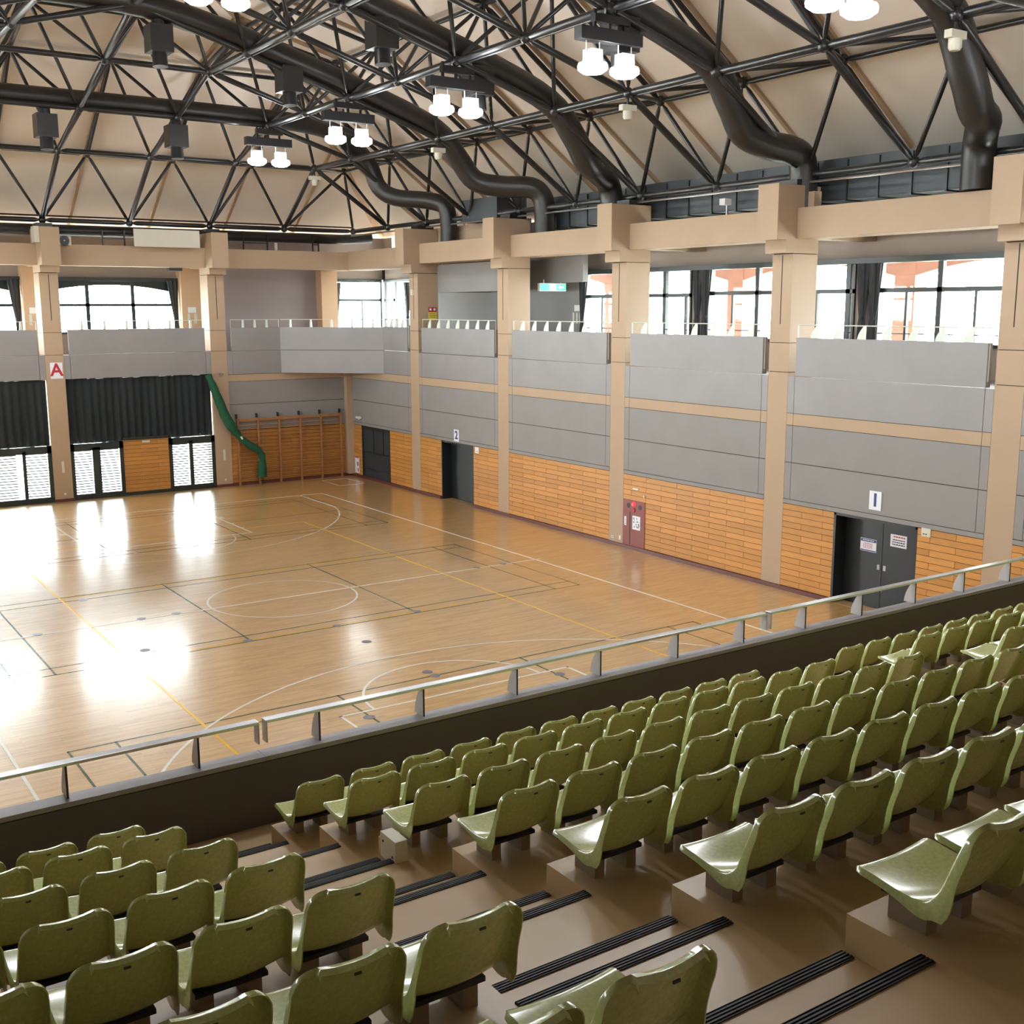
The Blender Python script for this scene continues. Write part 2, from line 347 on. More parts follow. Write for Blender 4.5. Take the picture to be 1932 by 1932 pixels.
WR = struct('wall_right', (XR, 0, 0))
# backing of the right wall below the gallery with door recesses left open
def bk(x0, x1, y0, y1, z0, z1): B(x0, x1, y0, y1, z0, z1).build('backing', M_joint, WR)
D1, D2, HT = (-10.08, -7.78), (8.09, 10.28), (14.24, 16.68)
bk(10.602, 10.9, -18.4, D1[0], 0, 5.2); bk(10.602, 10.9, D1[1], D2[0], 0, 5.2); bk(10.602, 10.9, D2[1], HT[0], 0, 5.2); bk(10.602, 10.9, HT[1], 18.3, 0, 5.2)
for d in (D1, D2, HT): bk(10.602, 10.9, d[0], d[1], 2.175, 5.2)
bk(11.15, 11.2, -18.4, 18.3, 0, 5.2)
bays = [(CYS[i + 1] + HW, CYS[i] - HW) for i in range(5)] + [(CYS[0] + HW, 17.40)]
for (a, b) in bays:
    corner = b > 17
    segs = [(a, b)]
    for d in (D1, D2, HT):
        if a < d[0] and d[1] < b: segs = [(a, d[0]), (d[1], b)]
    for i, (p, q) in enumerate(segs):
        lo = p
        if a > -.2 and False: pass
        dado('y', p, q, XR, phase=0.0 if i == 0 else -.3)
    # grey panels
    j = .006; e = .21
    cols = [(a, a + e), (a + e, b - e), (b - e, b)] if not corner else [(a, a + e), (a + e, b)]
    B(XR - .012, XR + .03, a, b, 2.175, 2.275).build('drip_strip', M_grey, WR)
    for (p, q) in cols:
        for z0, z1, m in ((2.285, 3.18, M_grey), (3.19, 4.085, M_grey), (4.09, 4.375, M_tan), (4.38, 5.265, M_greyp)):
            if corner and z0 > 4.0 and q > 15 :
                q2 = 14.62 if z0 > 4.3 else q
                B(XR, XR + .03, p + j, q2 - j, z0 + j * .6, z1 - j * .6).build('panel', m, WR); continue
            B(XR, XR + .03, p + j, q - j, z0 + j * .6, z1 - j * .6).build('panel', m, WR)
    pe = 14.62 if corner else b - e
    B(XR, XR + .16, a + e, pe, 5.28, 6.18).build('parapet', M_greyp, WR, bevel=.008)
# base boards
st(B(10.50, 10.60, -18.4, D1[0], 0, .10).build('baseboard_right', M_base)); st(B(10.50, 10.60, D1[1], D2[0], 0, .10).build('baseboard_right', M_base))
st(B(10.50, 10.60, D2[1], 17.6, 0, .10).build('baseboard_right', M_base))
for p, q in ((CXS[1] - HW - .02, CXS[1] + HW + .02), (CXS[0] - HW - .02, 10.56), (CXS[2] - HW - .02, CXS[2] + HW + .02)): st(B(p, q, 17.60, 17.70, 0, .10).build('baseboard_far', M_base))
# gallery floors
st(B(10.72, 14.0, -18.4, 20.8, 5.02, 5.20).build('gallery_floor', M_grey)); st(B(-16, 10.72, 17.8, 20.8, 5.02, 5.20).build('gallery_floor', M_grey))
# far wall panels
WF = struct('wall_far', (0, YF, 0))
for (a, b) in ((CXS[1] + HW, CXS[0] - HW), (CXS[2] + HW, CXS[1] - HW), (-13.1, CXS[2] - HW)):
    e = .21
    B(a, b, YF + .16, YF + .2, 4.43, 5.2).build('backing', M_joint, WF)
    for p, q in ((a, a + e), (a + e, b - e), (b - e, b)): B(p + .006, q - .006, YF, YF + .16, 4.42, 5.275).build('panel', M_greyp, WF)
    B(a + e, b - e, YF, YF + .16, 5.287, 6.17).build('parapet', M_greyp, WF, bevel=.008)
a = CXS[0] + HW; b = 10.30
B(a, 11.2, YF + .10, YF + .3, 0, 5.0).build('backing', M_joint, WF)
for z0, z1, m in ((2.18, 3.19, M_grey), (3.2, 4.085, M_grey), (4.09, 4.36, M_tan)): B(a, b, YF + .03, YF + .09, z0 + .004, z1 - .004).build('panel', m, WF)
for p, q in ((a, a + .21), (a + .21, 7.57)): B(p + .006, q, YF, YF + .16, 4.37, 5.265).build('panel', M_greyp, WF)
B(a + .21, 7.57, YF, YF + .16, 5.28, 6.16).build('parapet', M_greyp, WF)
dado('x', a, 10.30, YF + .06)
# chamfered corner balcony
cb = struct('corner_balcony', (7.57, YF, 4.4))
P0 = Vector((7.57, YF, 0)); P1 = Vector((10.56, 14.62, 0)); nn = (P1 - P0).normalized(); nb = Vector((-nn.y, nn.x, 0))
if nb.x < 0: nb = -nb
for z0, z1, nm in ((4.37, 5.265, 'panel'), (5.28, 6.16, 'parapet')):
    MB().prism([P0 + Vector((0, 0, z0)), P1 + Vector((0, 0, z0)), P1 + nb * .16 + Vector((0, 0, z0)), P0 + nb * .16 + Vector((0, 0, z0))], (0, 0, z1 - z0)).build(nm, M_greyp, cb)
MB().prism([P0 + nb * .03 + Vector((0, 0, 5.2)), P1 + nb * .03 + Vector((0, 0, 5.2)), P1 + nb * .14 + Vector((0, 0, 5.2)), P0 + nb * .14 + Vector((0, 0, 5.2))], (0, 0, .1)).build('joint', M_joint, cb)
MB().prism([(7.57, YF + .1, 4.40), (10.62, 14.62, 4.40), (10.9, 18.0, 4.40)], (0, 0, .7)).build('underside', M_soffit, cb)

# ------------------------------------------------------------------ doors
def door_unit(n, d, leaf_split):
    s = struct('door_%d' % n, (10.9, d[0], 0)); y0, y1 = d
    for q in (y0, y1 - .06): B(10.56, 11.0, q, q + .06, 0.0, 2.17).build('jamb', M_door, s)
    B(10.56, 11.0, y0, y1, 2.11, 2.17).build('head', M_door, s)
    B(10.56, 11.15, y0, y1, -.02, .004).build('threshold', M_floor, s)
    for p, q, hy in ((y0 + .06, leaf_split - .006, leaf_split - .12), (leaf_split + .006, y1 - .06, leaf_split + .05)):
        lf = B(10.94, 10.99, p, q, .012, 2.10).build('door_leaf', M_door, s)
        B(10.93, 10.945, hy, hy + .07, .93, 1.05).build('pull', M_steel, lf)
        B(10.928, 10.932, hy + .022, hy + .048, .945, 1.035).build('pull_recess', M_ink, lf) if False else None
    MB().lathe((10.93, leaf_split - .05, .42), [(.018, 0), (.018, .03)], 10).build('lock', M_steel, s)
    return s
dr1 = door_unit(1, D1, -8.90); dr2 = door_unit(2, D2, 8.62)
s = struct('door_3', (10.6, HT[0], 0))
B(10.60, 10.9, HT[0], HT[1], .10, 2.17).build('screen', M_panel, s)
for q in (HT[0], HT[1] - .09): B(10.565, 10.62, q, q + .09, .10, 2.17).build('stile', M_frame, s)
B(10.565, 10.62, HT[0], HT[1], 2.05, 2.17).build('rail', M_frame, s); B(10.57, 10.62, HT[0], HT[1], 1.09, 1.13).build('rail', M_frame, s)
B(10.57, 10.62, HT[0], HT[1], .42, .44).build('rail', M_frame, s)
for q in (14.85, 15.68): B(10.575, 10.62, q, q + .03, 1.1, 2.1).build('mullion', M_frame, s)

# ------------------------------------------------------------------ signs and small wall fittings
def number_sign(s_, yc, zc, h):
    t = thing('number_sign', 'white plate with blue numeral %s above %s' % (s_, 'the near black double doors' if s_ == '1' else 'the farther black double doors'), 'sign', (XR - .02, yc, zc - h / 2))
    B(XR - .02, XR - .006, yc - .165, yc + .165, zc - h / 2, zc + h / 2).build('plate', M_sign, t)
    text(s_, h * .95, M_blue, t, (XR - .022, yc, zc), RX, 'numeral', .003, .012)
number_sign('1', -8.935, 2.60, .43); number_sign('2', 9.19, 2.43, .42)
t = thing('letter_sign', 'white plate with red letter A on tan column', 'sign', (-.96, YF - .02, 4.44))
B(-1.17, -.75, YF - .02, YF - .004, 4.445, 5.015).build('plate', M_sign, t); text('A', .62, M_red, t, (-.96, YF - .022, 4.74), RY, 'letter', .003, .014)

def marks(mb, axis, plane, a0, a1, z0, z1, n, k=.6, seed=1):
    rr = random.Random(seed); h = (z1 - z0) / n
    for i in range(n):
        zz = z1 - (i + .5) * h; p = a0
        while p < a1 - .02:
            q = min(a1, p + rr.uniform(.02, .055) * (a1 - a0) / .3)
            if axis == 'y': mb.box(plane - .002, plane, p, q, zz - h * k / 2, zz + h * k / 2)
            else: mb.box(p, q, plane - .002, plane, zz - h * k / 2, zz + h * k / 2)
            p = q + .012
    return mb
t = thing('door_notice', 'white notice with blue header and red lines on left leaf of door 1', 'notice', (10.935, -8.505, 1.30))
B(10.931, 10.938, -8.73, -8.28, 1.31, 1.61).build('sheet', M_sign, t); B(10.929, 10.931, -8.72, -8.29, 1.535, 1.60).build('header', M_blue, t); B(10.929, 10.931, -8.72, -8.29, 1.32, 1.345).build('footer', M_blue, t)
marks(MB(), 'y', 10.931, -8.62, -8.36, 1.37, 1.51, 5, .45, 3).build('print', M_red, t); marks(MB(), 'y', 10.9285, -8.66, -8.35, 1.55, 1.59, 1, .6, 9).build('header_print', M_sign, t)
t = thing('door_notice', 'white notice with grey printed lines on right leaf of door 1', 'notice', (10.935, -9.325, 1.54))
B(10.931, 10.938, -9.55, -9.11, 1.54, 1.825).build('sheet', M_sign, t)
marks(MB(), 'y', 10.931, -9.50, -9.16, 1.75, 1.80, 1, .6, 5).build('print', M_red, t); marks(MB(), 'y', 10.931, -9.50, -9.16, 1.57, 1.73, 3, .5, 4).build('print', M_ink, t)
t = thing('door_notice', 'narrow white notice with blue edge on door 2', 'notice', (10.935, 8.165, 1.42))
B(10.931, 10.938, 8.10, 8.36, 1.43, 1.71).build('sheet', M_sign, t); B(10.929, 10.931, 8.11, 8.35, 1.66, 1.70).build('header', M_blue, t); marks(MB(), 'y', 10.931, 8.13, 8.33, 1.46, 1.64, 5, .45, 6).build('print', M_red, t)
t = thing('switch_plate', 'grey wall plate with sockets at top right of door 1', 'wall plate', (XR - .02, -10.30, 1.99))
B(XR - .02, XR - .002, -10.42, -10.19, 2.0, 2.185).build('plate', M_cream, t)
for q in (-10.33, -10.27): B(XR - .024, XR - .02, q, q + .035, 2.04, 2.065).build('socket', M_ink, t)
t = thing('switch_plate', 'white wall plate at top right of door 2', 'wall plate', (XR - .02, 7.84, 1.93)); B(XR - .02, XR - .002, 7.72, 7.96, 1.935, 2.145).build('plate', M_sign, t); B(XR - .023, XR - .02, 7.80, 7.88, 1.98, 1.995).build('socket', M_ink, t)
# fire cabinet
t = thing('fire_hydrant_cabinet', 'red-brown fire hydrant cabinet with alarm lamp set in wood wall', 'cabinet', (XR, -.57, .1))
B(XR - .015, XR + .012, -1.05, -.09, .10, 1.44).build('body', M_hyd, t)
MB().tube([(XR - .015, -.57, 1.335), (XR - .07, -.57, 1.335)], [.085, .05], 16).build('alarm_lamp', M_lred, t, True)
MB().tube([(XR - .015, -.585, 1.16), (XR - .05, -.585, 1.16)], [.07, .055], 16).build('push_button', M_red, t, True)
for q in (-.33, -.84): MB().tube([(XR - .014, q, 1.27), (XR - .02, q, 1.27)], .07, 16).build('bell_grille', M_ink, t)
B(XR - .018, XR - .014, -.425, -.385, .13, 1.09).build('door_gap', M_ink, t); B(XR - .02, XR - .014, -.25, -.16, .67, .93).build('nameplate', M_sign, t)
marks(MB(), 'y', XR - .02, -.235, -.175, .69, .91, 4, .7, 8).build('nameplate_print', M_red, t)
po = B(XR - .019, XR - .014, -.86, -.52, .60, 1.0).build('poster', M_sign, t)
rr = random.Random(4); mb = MB()
for i in range(26):
    q = rr.uniform(-.84, -.58); zz = rr.uniform(.63, .93); mb.box(XR - .021, XR - .019, q, q + rr.uniform(.015, .06), zz, zz + rr.uniform(.008, .03))
mb.build('poster_print', M_ink, po)
t = thing('white_tag', 'small white box fixed to planks above the red-brown cabinet', 'fitting', (XR - .02, -.64, 1.77)); B(XR - .03, XR, -.76, -.52, 1.765, 1.80).build('body', M_sign, t)
t = thing('wall_hook', 'tiny cream knob on planks beside the red-brown cabinet', 'fitting', (XR - .02, -1.02, 1.59)); B(XR - .03, XR, -1.05, -.99, 1.58, 1.65).build('body', M_cream, t)
for lab, (x0, x1, y0, y1, z0, z1), m_ in (
    ('metal socket plate low on the tan column left of the fire cabinet, left one', (XR - .014, XR, .33, .44, .19, .27), M_steel),
    ('cream switch in dark frame low on the tan column left of the fire cabinet', (XR - .014, XR, .0, .09, .19, .32), M_cream)):
    t = thing('socket_plate', lab, 'socket', ((x0 + x1) / 2, (y0 + y1) / 2, z0)); B(x0, x1, y0, y1, z0, z1).build('plate', m_, t)
    B(x0 - .003, x0, y0 + .03, y1 - .03, z0 + .03, z1 - .03).build('socket', M_ink if m_ is M_steel else M_white, t)
t = thing('extinguisher_sign', 'narrow white sign board with red marks by the far corner', 'sign', (XR - .06, 17.15, .16)); B(XR - .03, XR - .01, 16.95, 17.30, .16, .82).build('board', M_sign, t)
B(XR - .034, XR - .03, 17.0, 17.10, .45, .62).build('mark', M_red, t); B(XR - .034, XR - .03, 17.0, 17.08, .22, .36).build('mark', M_red, t); B(XR - .034, XR - .03, 16.96, 17.28, .78, .82).build('mark', M_red, t)
t = thing('wall_camera', 'small white camera on grey wall near the far corner', 'camera', (XR - .1, 16.7, 2.5)); B(XR - .22, XR - .06, 16.58, 16.78, 2.47, 2.54).build('body', M_white, t); B(XR - .06, XR, 16.66, 16.72, 2.44, 2.5).build('arm', M_white, t); B(XR - .16, XR - .10, 16.6, 16.66, 2.42, 2.47).build('lens', M_white, t)
for xx, tx in ((-1.0, 'column with letter A'), (5.04, 'column beside the green net')):
    t = thing('socket_plate', 'grey vertical switch plate on tan ' + tx, 'switch', (xx + .02, YF - .01, 1.05)); B(xx - .02, xx + .07, YF - .012, YF, 1.05, 1.47).build('plate', M_cream, t)
    t = thing('socket_plate', 'tiny white socket low on tan ' + tx, 'socket', (xx + .03, YF - .01, .24)); B(xx, xx + .06, YF - .012, YF, .24, .31).build('plate', M_white, t)
t = thing('wall_hook', 'small steel hook bracket on the column above the green net', 'fitting', (5.06, YF, 4.36)); B(4.93, 5.18, YF - .08, YF, 4.43, 4.46).build('arm', M_steel, t); B(5.03, 5.08, YF - .1, YF, 4.33, 4.44).build('stem', M_steel, t)
t = thing('sensor', 'small white sensor on the tan column near the corner window', 'sensor', (XR - .03, 12.2, 7.36)); B(XR - .06, XR, 12.13, 12.27, 7.36, 7.56).build('body', M_cream, t)
t = thing('warning_sign', 'red and yellow warning sign on side of the column by the lit stair wall', 'sign', (11.17, 11.82, 6.5))
B(11.0, 11.34, 11.815, 11.828, 6.75, 6.92).build('red_panel', M_red, t); B(11.0, 11.34, 11.815, 11.828, 6.49, 6.74).build('yellow_panel', M_yel, t)
for q in (11.08, 11.25): MB().tube([(q, 11.815, 6.84), (q, 11.812, 6.84)], .045, 14).build('symbol', M_sign, t)
marks(MB(), 'x', 11.815, 11.03, 11.31, 6.53, 6.72, 3, .4, 12).build('print', M_ink, t)
# exit sign
t = thing('exit_sign', 'lit green exit sign hanging below the gallery bulkhead', 'sign', (12.1, 6.2, 7.42))
B(12.0, 13.1, 6.15, 6.27, 7.44, 7.70).build('box', M_white, t); B(12.02, 13.08, 6.142, 6.15, 7.46, 7.68).build('face', M_exit, t)
f = B(12.400, 12.670, 6.138, 6.142, 7.47, 7.67).build('pictogram', M_exitw, t)
mb = MB().tube([(12.570, 6.137, 7.635), (12.570, 6.135, 7.635)], .018, 12)
for a_, b_ in (((12.560, 7.61), (12.530, 7.555)), ((12.530, 7.555), (12.580, 7.53)), ((12.580, 7.53), (12.560, 7.485)), ((12.530, 7.555), (12.490, 7.53)), ((12.490, 7.53), (12.450, 7.535)), ((12.550, 7.6), (12.500, 7.6)), ((12.500, 7.6), (12.480, 7.57)), ((12.550, 7.6), (12.600, 7.58))):
    mb.tube([(a_[0], 6.136, a_[1]), (b_[0], 6.136, b_[1])], .011, 6)
mb.build('running_figure', M_exit, t)
MB().prism([(12.750, 6.138, 7.57), (12.830, 6.138, 7.63), (12.830, 6.138, 7.59), (13.000, 6.138, 7.59), (13.000, 6.138, 7.55), (12.830, 6.138, 7.55), (12.830, 6.138, 7.51)], (0, .004, 0)).build('arrow', M_exitw, t)
for q in (12.2, 12.9): B(q, q + .02, 6.2, 6.22, 7.70, 7.82).build('hanger', M_white, t)

# ------------------------------------------------------------------ gallery outer walls, windows
WIN = [0]
def window(axis, a0, a1, z0, z1, plane, mull, low, zt, lowbar=None, fr=.07):
    """frame + panes; axis 'y': window in a plane x=plane running along y"""
    WIN[0] += 1; s = struct('window_%d' % WIN[0], (plane, a0, z0) if axis == 'y' else (a0, plane, z0))
    def bx(p, q, zz0, zz1, d=.06, o=0.0):
        return B(plane - d + o, plane + d + o, p, q, zz0, zz1) if axis == 'y' else B(p, q, plane - d + o, plane + d + o, zz0, zz1)
    for p, q in ((a0, a0 + fr), (a1 - fr, a1)): bx(p, q, z0, z1).build('frame_side', M_frame, s)
    bx(a0, a1, z1 - .12, z1, .09).build('frame_head', M_frame, s); bx(a0, a1, z0, z0 + .08).build('frame_sill', M_frame, s)
    for p in mull: bx(p - .07, p + .07, z0, z1, .06).build('mullion', M_frame, s)
    bx(a0, a1, zt - .055, zt + .055).build('transom', M_frame, s)
    for p in low: bx(p - .035, p + .035, z0, zt, .045).build('sash_stile', M_frame, s)
    if lowbar: bx(a0, a1, lowbar - .012, lowbar + .012, .03).build('guard_bar', M_frame, s)
    ed = [a0 + fr] + sorted(mull) + [a1 - fr]
    for p, q in zip(ed[:-1], ed[1:]): bx(p, q, zt, z1 - .12, .004).build('pane', M_glass, s)
    ed = [a0 + fr] + sorted(list(mull) + list(low)) + [a1 - fr]
    for p, q in zip(ed[:-1], ed[1:]): bx(p, q, z0 + .08, zt, .004).build('pane', M_glass, s)
    # daylight portal in the opening
    l = bpy.data.lights.new('daylight_portal', 'AREA'); l.shape = 'RECTANGLE'; l.size = a1 - a0; l.size_y = z1 - z0; l.cycles.is_portal = True
    o = bpy.data.objects.new('daylight_portal', l); COL.objects.link(o)
    mid = (a0 + a1) / 2; zz = (z0 + z1) / 2; sg = 1 if plane > 0 else -1
    if axis == 'y': o.location = (plane + .12 * sg, mid, zz); o.rotation_euler = (math.pi / 2, 0, math.pi / 2 * sg)
    else: o.location = (mid, plane + .12, zz); o.rotation_euler = (-math.pi / 2, 0, 0)
    return s
ZS, ZH = 5.95, 8.10
WO = struct('wall_gallery_right', (XG, 0, 0))
def wo(y0, y1, z0, z1, m=M_brown): B(XG, XG + .25, y0, y1, z0, z1).build('wall_piece', m, WO)
rw = [(-17.7, -12.35), (-11.65, -6.22), (-5.52, -.10), (.60, 5.92)]
wo(-28, rw[0][0], 5.2, 9.9); wo(rw[0][0], 5.92, 8.10, 9.9); wo(rw[0][0], 5.92, 5.2, ZS)
for p, q in ((-12.35, -11.65), (-6.22, -5.52), (-.10, .60)): wo(p, q, ZS, 8.10, M_frame if False else M_brown)
wo(5.92, 16.2, 5.2, 9.9, M_grey); wo(16.2, 20.75, 8.12, 9.3); wo(16.2, 18.9, 9.3, 9.9); wo(19.6, 20.75, 9.3, 9.9); wo(16.2, 20.75, 5.2, ZS)
window('y', *rw[0], ZS, ZH, XG, [-13.9, -16.2], [-14.9, -15.6], 7.30, 6.24)
window('y', *rw[1], ZS, ZH, XG, [-8.04], [-5.12 - 5.0, -7.1, -9.02], 7.31, 6.24)
window('y', *rw[2], ZS, ZH, XG, [-2.10, -5.3], [-1.13, -5.14 + .9, -3.1], 7.30, 6.24)
window('y', *rw[3], ZS, ZH, XG, [1.80, 3.9], [.86, 4.9, 3.0], 7.26, 6.22)
window('y', 16.2, 20.3, ZS, 8.12, XG, [19.35, 17.6], [18.4], 7.24, 6.38)
st(B(XG - .25, XG, -18, 5.95, 7.98, 8.12).build('curtain_rail_box', M_frame))
WFO = struct('wall_gallery_far', (0, YG, 0))
def wf(x0, x1, z0, z1, m=M_brown): B(x0, x1, YG, YG + .25, z0, z1).build('wall_piece', m, WFO)
fw = [(-7.0 + .35, -1.43), (-.70, 4.45), (-13.0, -7.0 - .35)]
wf(-16, 5.25, 8.05, 9.9); wf(-16, 5.25, 5.2, ZS); wf(5.25, 10.5, 5.2, 9.9, mat('gallery_far_panel', (0.30, 0.245, 0.24), 0.8, 0.05, 1.2)); wf(10.5, 13.95, 8.12, 9.9); wf(10.5, 13.95, 5.2, ZS)
for p, q in ((-1.43, -.70), (4.45, 5.25), (-7.35, -6.65), (10.48, 11.22)):
    st(B(p, q, 19.95, YG + .05, 5.2, 8.46).build('pier', M_tanlit))
window('x', -6.65, -1.43, ZS, 8.05, YG, [-4.2, -2.6], [], 7.04, None)
window('x', -.70, 4.45, ZS, 8.05, YG, [.97, 2.69], [], 7.04, None)
window('x', 11.22, 13.6, ZS, 8.12, YG, [], [12.64], 7.24, 6.38)
window('x', -13.0, -7.35, ZS, 8.05, YG, [-11, -9.2], [], 7.04, None)
for p, q in ((-6.65, -1.43), (-.70, 4.45)):
    pts = [(p, YG + .10, 8.08), (p, YG + .10, 7.50)] + [(p + (q - p) * k / 20, YG + .10, 7.50 + .30 * (1 - (2 * k / 20 - 1) ** 2)) for k in range(1, 20)] + [(q, YG + .10, 7.50), (q, YG + .10, 8.08)]
    st(MB().prism(pts, (0, .06, 0)).build('window_arch_head', M_frame))
st(B(XG - .02, XG + .28, 20.3, 20.75, 5.2, 9.05).build('corner_post', M_frame))
st(B(-14, 4.45, YG - .2, YG, 7.95, 8.08).build('curtain_rail_box', M_frame))
# stair alcove bulkheads
st(B(11.45, 11.6, CYS[1] + HW, CYS[0] - HW, 7.46, 8.46).build('bulkhead', M_grey)); st(B(11.6, XG, CYS[0] - HW - .1, CYS[0] - HW, 7.46, 9.0).build('bulkhead', M_tan))
st(B(12.5, 12.7, 4.45, 9.0, 7.72, 9.05).build('bulkhead', M_greyp))
# brick arcade outside
def arcade(axis, base, lines, wd=.65, z_sp=7.70, rise=.36):
    nm = 'arcade_right' if axis == 'y' else 'arcade_far'
    s = struct(nm, (base, lines[0], 0) if axis == 'y' else (lines[0], base, 0))
    dd = .5
    for c in lines:
        for k in range(24):
            z0 = 5.0 + k * .13
            b_ = B(base, base + dd, c - wd / 2, c + wd / 2, z0, z0 + .122) if axis == 'y' else B(c - wd / 2, c + wd / 2, base, base + dd, z0, z0 + .122)
            if z0 < 8.0: b_.build('brick_course', M_brick, s)
        (B(base + .01, base + dd - .01, c - wd / 2 + .01, c + wd / 2 - .01, 0, 9.2) if axis == 'y' else B(c - wd / 2 + .01, c + wd / 2 - .01, base + .01, base + dd - .01, 0, 9.2)).build('pier_core', M_brick, s)
    for a_, b_ in zip(lines[:-1], lines[1:]):
        lo, hi = min(a_, b_) + wd / 2, max(a_, b_) - wd / 2
        pts = [(lo, 9.3), (lo, z_sp)]
        for i in range(1, 24):
            u = i / 24; pts.append((lo + (hi - lo) * u, z_sp + rise * (1 - (2 * u - 1) ** 2)))
        pts += [(hi, z_sp), (hi, 9.3)]
        if axis == 'y': MB().prism([(base + .02, p, z) for p, z in pts], (dd - .04, 0, 0)).build('arch', M_brick, s)
        else: MB().prism([(p, base + .02, z) for p, z in pts], (0, dd - .04, 0)).build('arch', M_brick, s)
arcade('y', 15.2, [-18, -12.0, -5.85, .32, 6.4, 12.4, 18.6])
st(B(13.95, 15.9, -28, 22.6, 9.10, 9.3).build('eaves_slab', M_soffit)); st(B(-16, 15.9, 20.75, 22.6, 9.10, 9.3).build('eaves_slab', M_soffit))
st(B(-120, 120, -120, 120, -.6, -.3).build('ground', M_ground))

# curtains of the gallery windows
def drape(parent, c, z0, z1, ztie, rt, rn, rb, sq=.45, axis='y', lean=0.0):
    mb = MB(); n = 28; rows = 14; vs = []
    for i in range(rows + 1):
        z = z1 + (z0 - z1) * i / rows
        if z > ztie: u = (z - ztie) / (z1 - ztie); r = rn + (rt - rn) * u ** .8
        else: u = (ztie - z) / (ztie - z0); r = rn + (rb - rn) * min(1, u * 1.8) ** .6
        sh = lean * (z1 - z) / (z1 - z0)
        for k in range(n):
            a = 2 * math.pi * k / n; q = r * (1 + .16 * math.cos(7 * a + i * .2))
            d, e = q * math.cos(a), q * math.sin(a) * sq
            vs.append((c[0] + e, c[1] + d + sh, z) if axis == 'y' else (c[0] + d + sh, c[1] + e, z))
    fs = [(i * n + k, i * n + (k + 1) % n, (i + 1) * n + (k + 1) % n, (i + 1) * n + k) for i in range(rows) for k in range(n)] + [tuple(range(n - 1, -1, -1)), tuple(rows * n + k for k in range(n))]
    mb.add(vs, fs); mb.build('drape', M_drape, parent, True)
    MB().tube([(c[0] + (0 if axis == 'y' else lean * .5), c[1] + (lean * .5 if axis == 'y' else 0), ztie - .05), (c[0] + (0 if axis == 'y' else lean * .5), c[1] + (lean * .5 if axis == 'y' else 0), ztie + .05)], rn * .95, 14).build('tie_back', M_drape, parent, True)
for yc, lab in ((-6.06, 'pair of dark tied curtains in the window bay nearest the stand'), (.02, 'pair of dark tied curtains in the middle right gallery window'), ):
    t = thing('curtain_pair', lab, 'curtain', (XG - .3, yc, 5.3))
    drape(t, (XG - .18, yc - .17, 0), 5.3, 7.98, 6.62, .2, .085, .13); drape(t, (XG - .18, yc + .17, 0), 5.3, 7.98, 6.62, .2, .085, .13)
def single(lab, c, axis, lean):
    t = thing('curtain', lab, 'curtain', (c[0], c[1], 5.3)); drape(t, c, 5.3, 7.98, 6.5, .2, .07, .10, axis=axis, lean=lean)
single('dark tied curtain beside the notice wall under the exit sign', (XG - .18, 5.75, 0), 'y', .12)
single('dark tied curtain at right edge of the middle far gallery window', (4.22, YG - .2, 0), 'x', .15)
single('dark tied curtain at right edge of the leftmost far gallery window', (-1.68, YG - .2, 0), 'x', .15)
single('dark tied curtain at left edge of the corner window', (11.33, YG - .2, 0), 'x', -.05)
single('dark tied curtain at right end of the corner window', (XG - .18, 18.0, 0), 'y', -.1)
# notices on far piers and the alcove wall
for x, tx in ((-1.08, 'orange pier left of the middle far window'), (4.86, 'orange pier right of the middle far window')):
    t = thing('pier_notice', 'white notice on ' + tx, 'notice', (x, 19.94, 6.72)); B(x - .17, x + .15, 19.935, 19.95, 6.73, 6.95).build('sheet', M_white, t)
    for q, w_ in ((x - .20, 'left'), (x + .06, 'right')):
        t = thing('switch_plate', 'pale %s switch plate on %s' % (w_, tx), 'switch', (q + .05, 19.94, 6.3)); B(q, q + .11, 19.935, 19.95, 6.3, 6.70).build('plate', M_cream, t)
t = thing('pier_notice', 'small pale notice on the dark wall beside the exit sign', 'notice', (XG - .01, 6.28, 6.75)); B(XG - .02, XG, 6.15, 6.45, 6.78, 6.98).build('sheet', M_white, t)
for i, q in enumerate((6.50, 6.30, 6.12)):
    t = thing('switch_plate', '%s of three pale switch plates below the notice beside the exit sign' % ('leftmost', 'middle', 'rightmost')[i], 'switch', (XG - .01, q, 6.3)); B(XG - .02, XG, q - .05, q + .05, 6.35, 6.72).build('plate', M_cream, t)

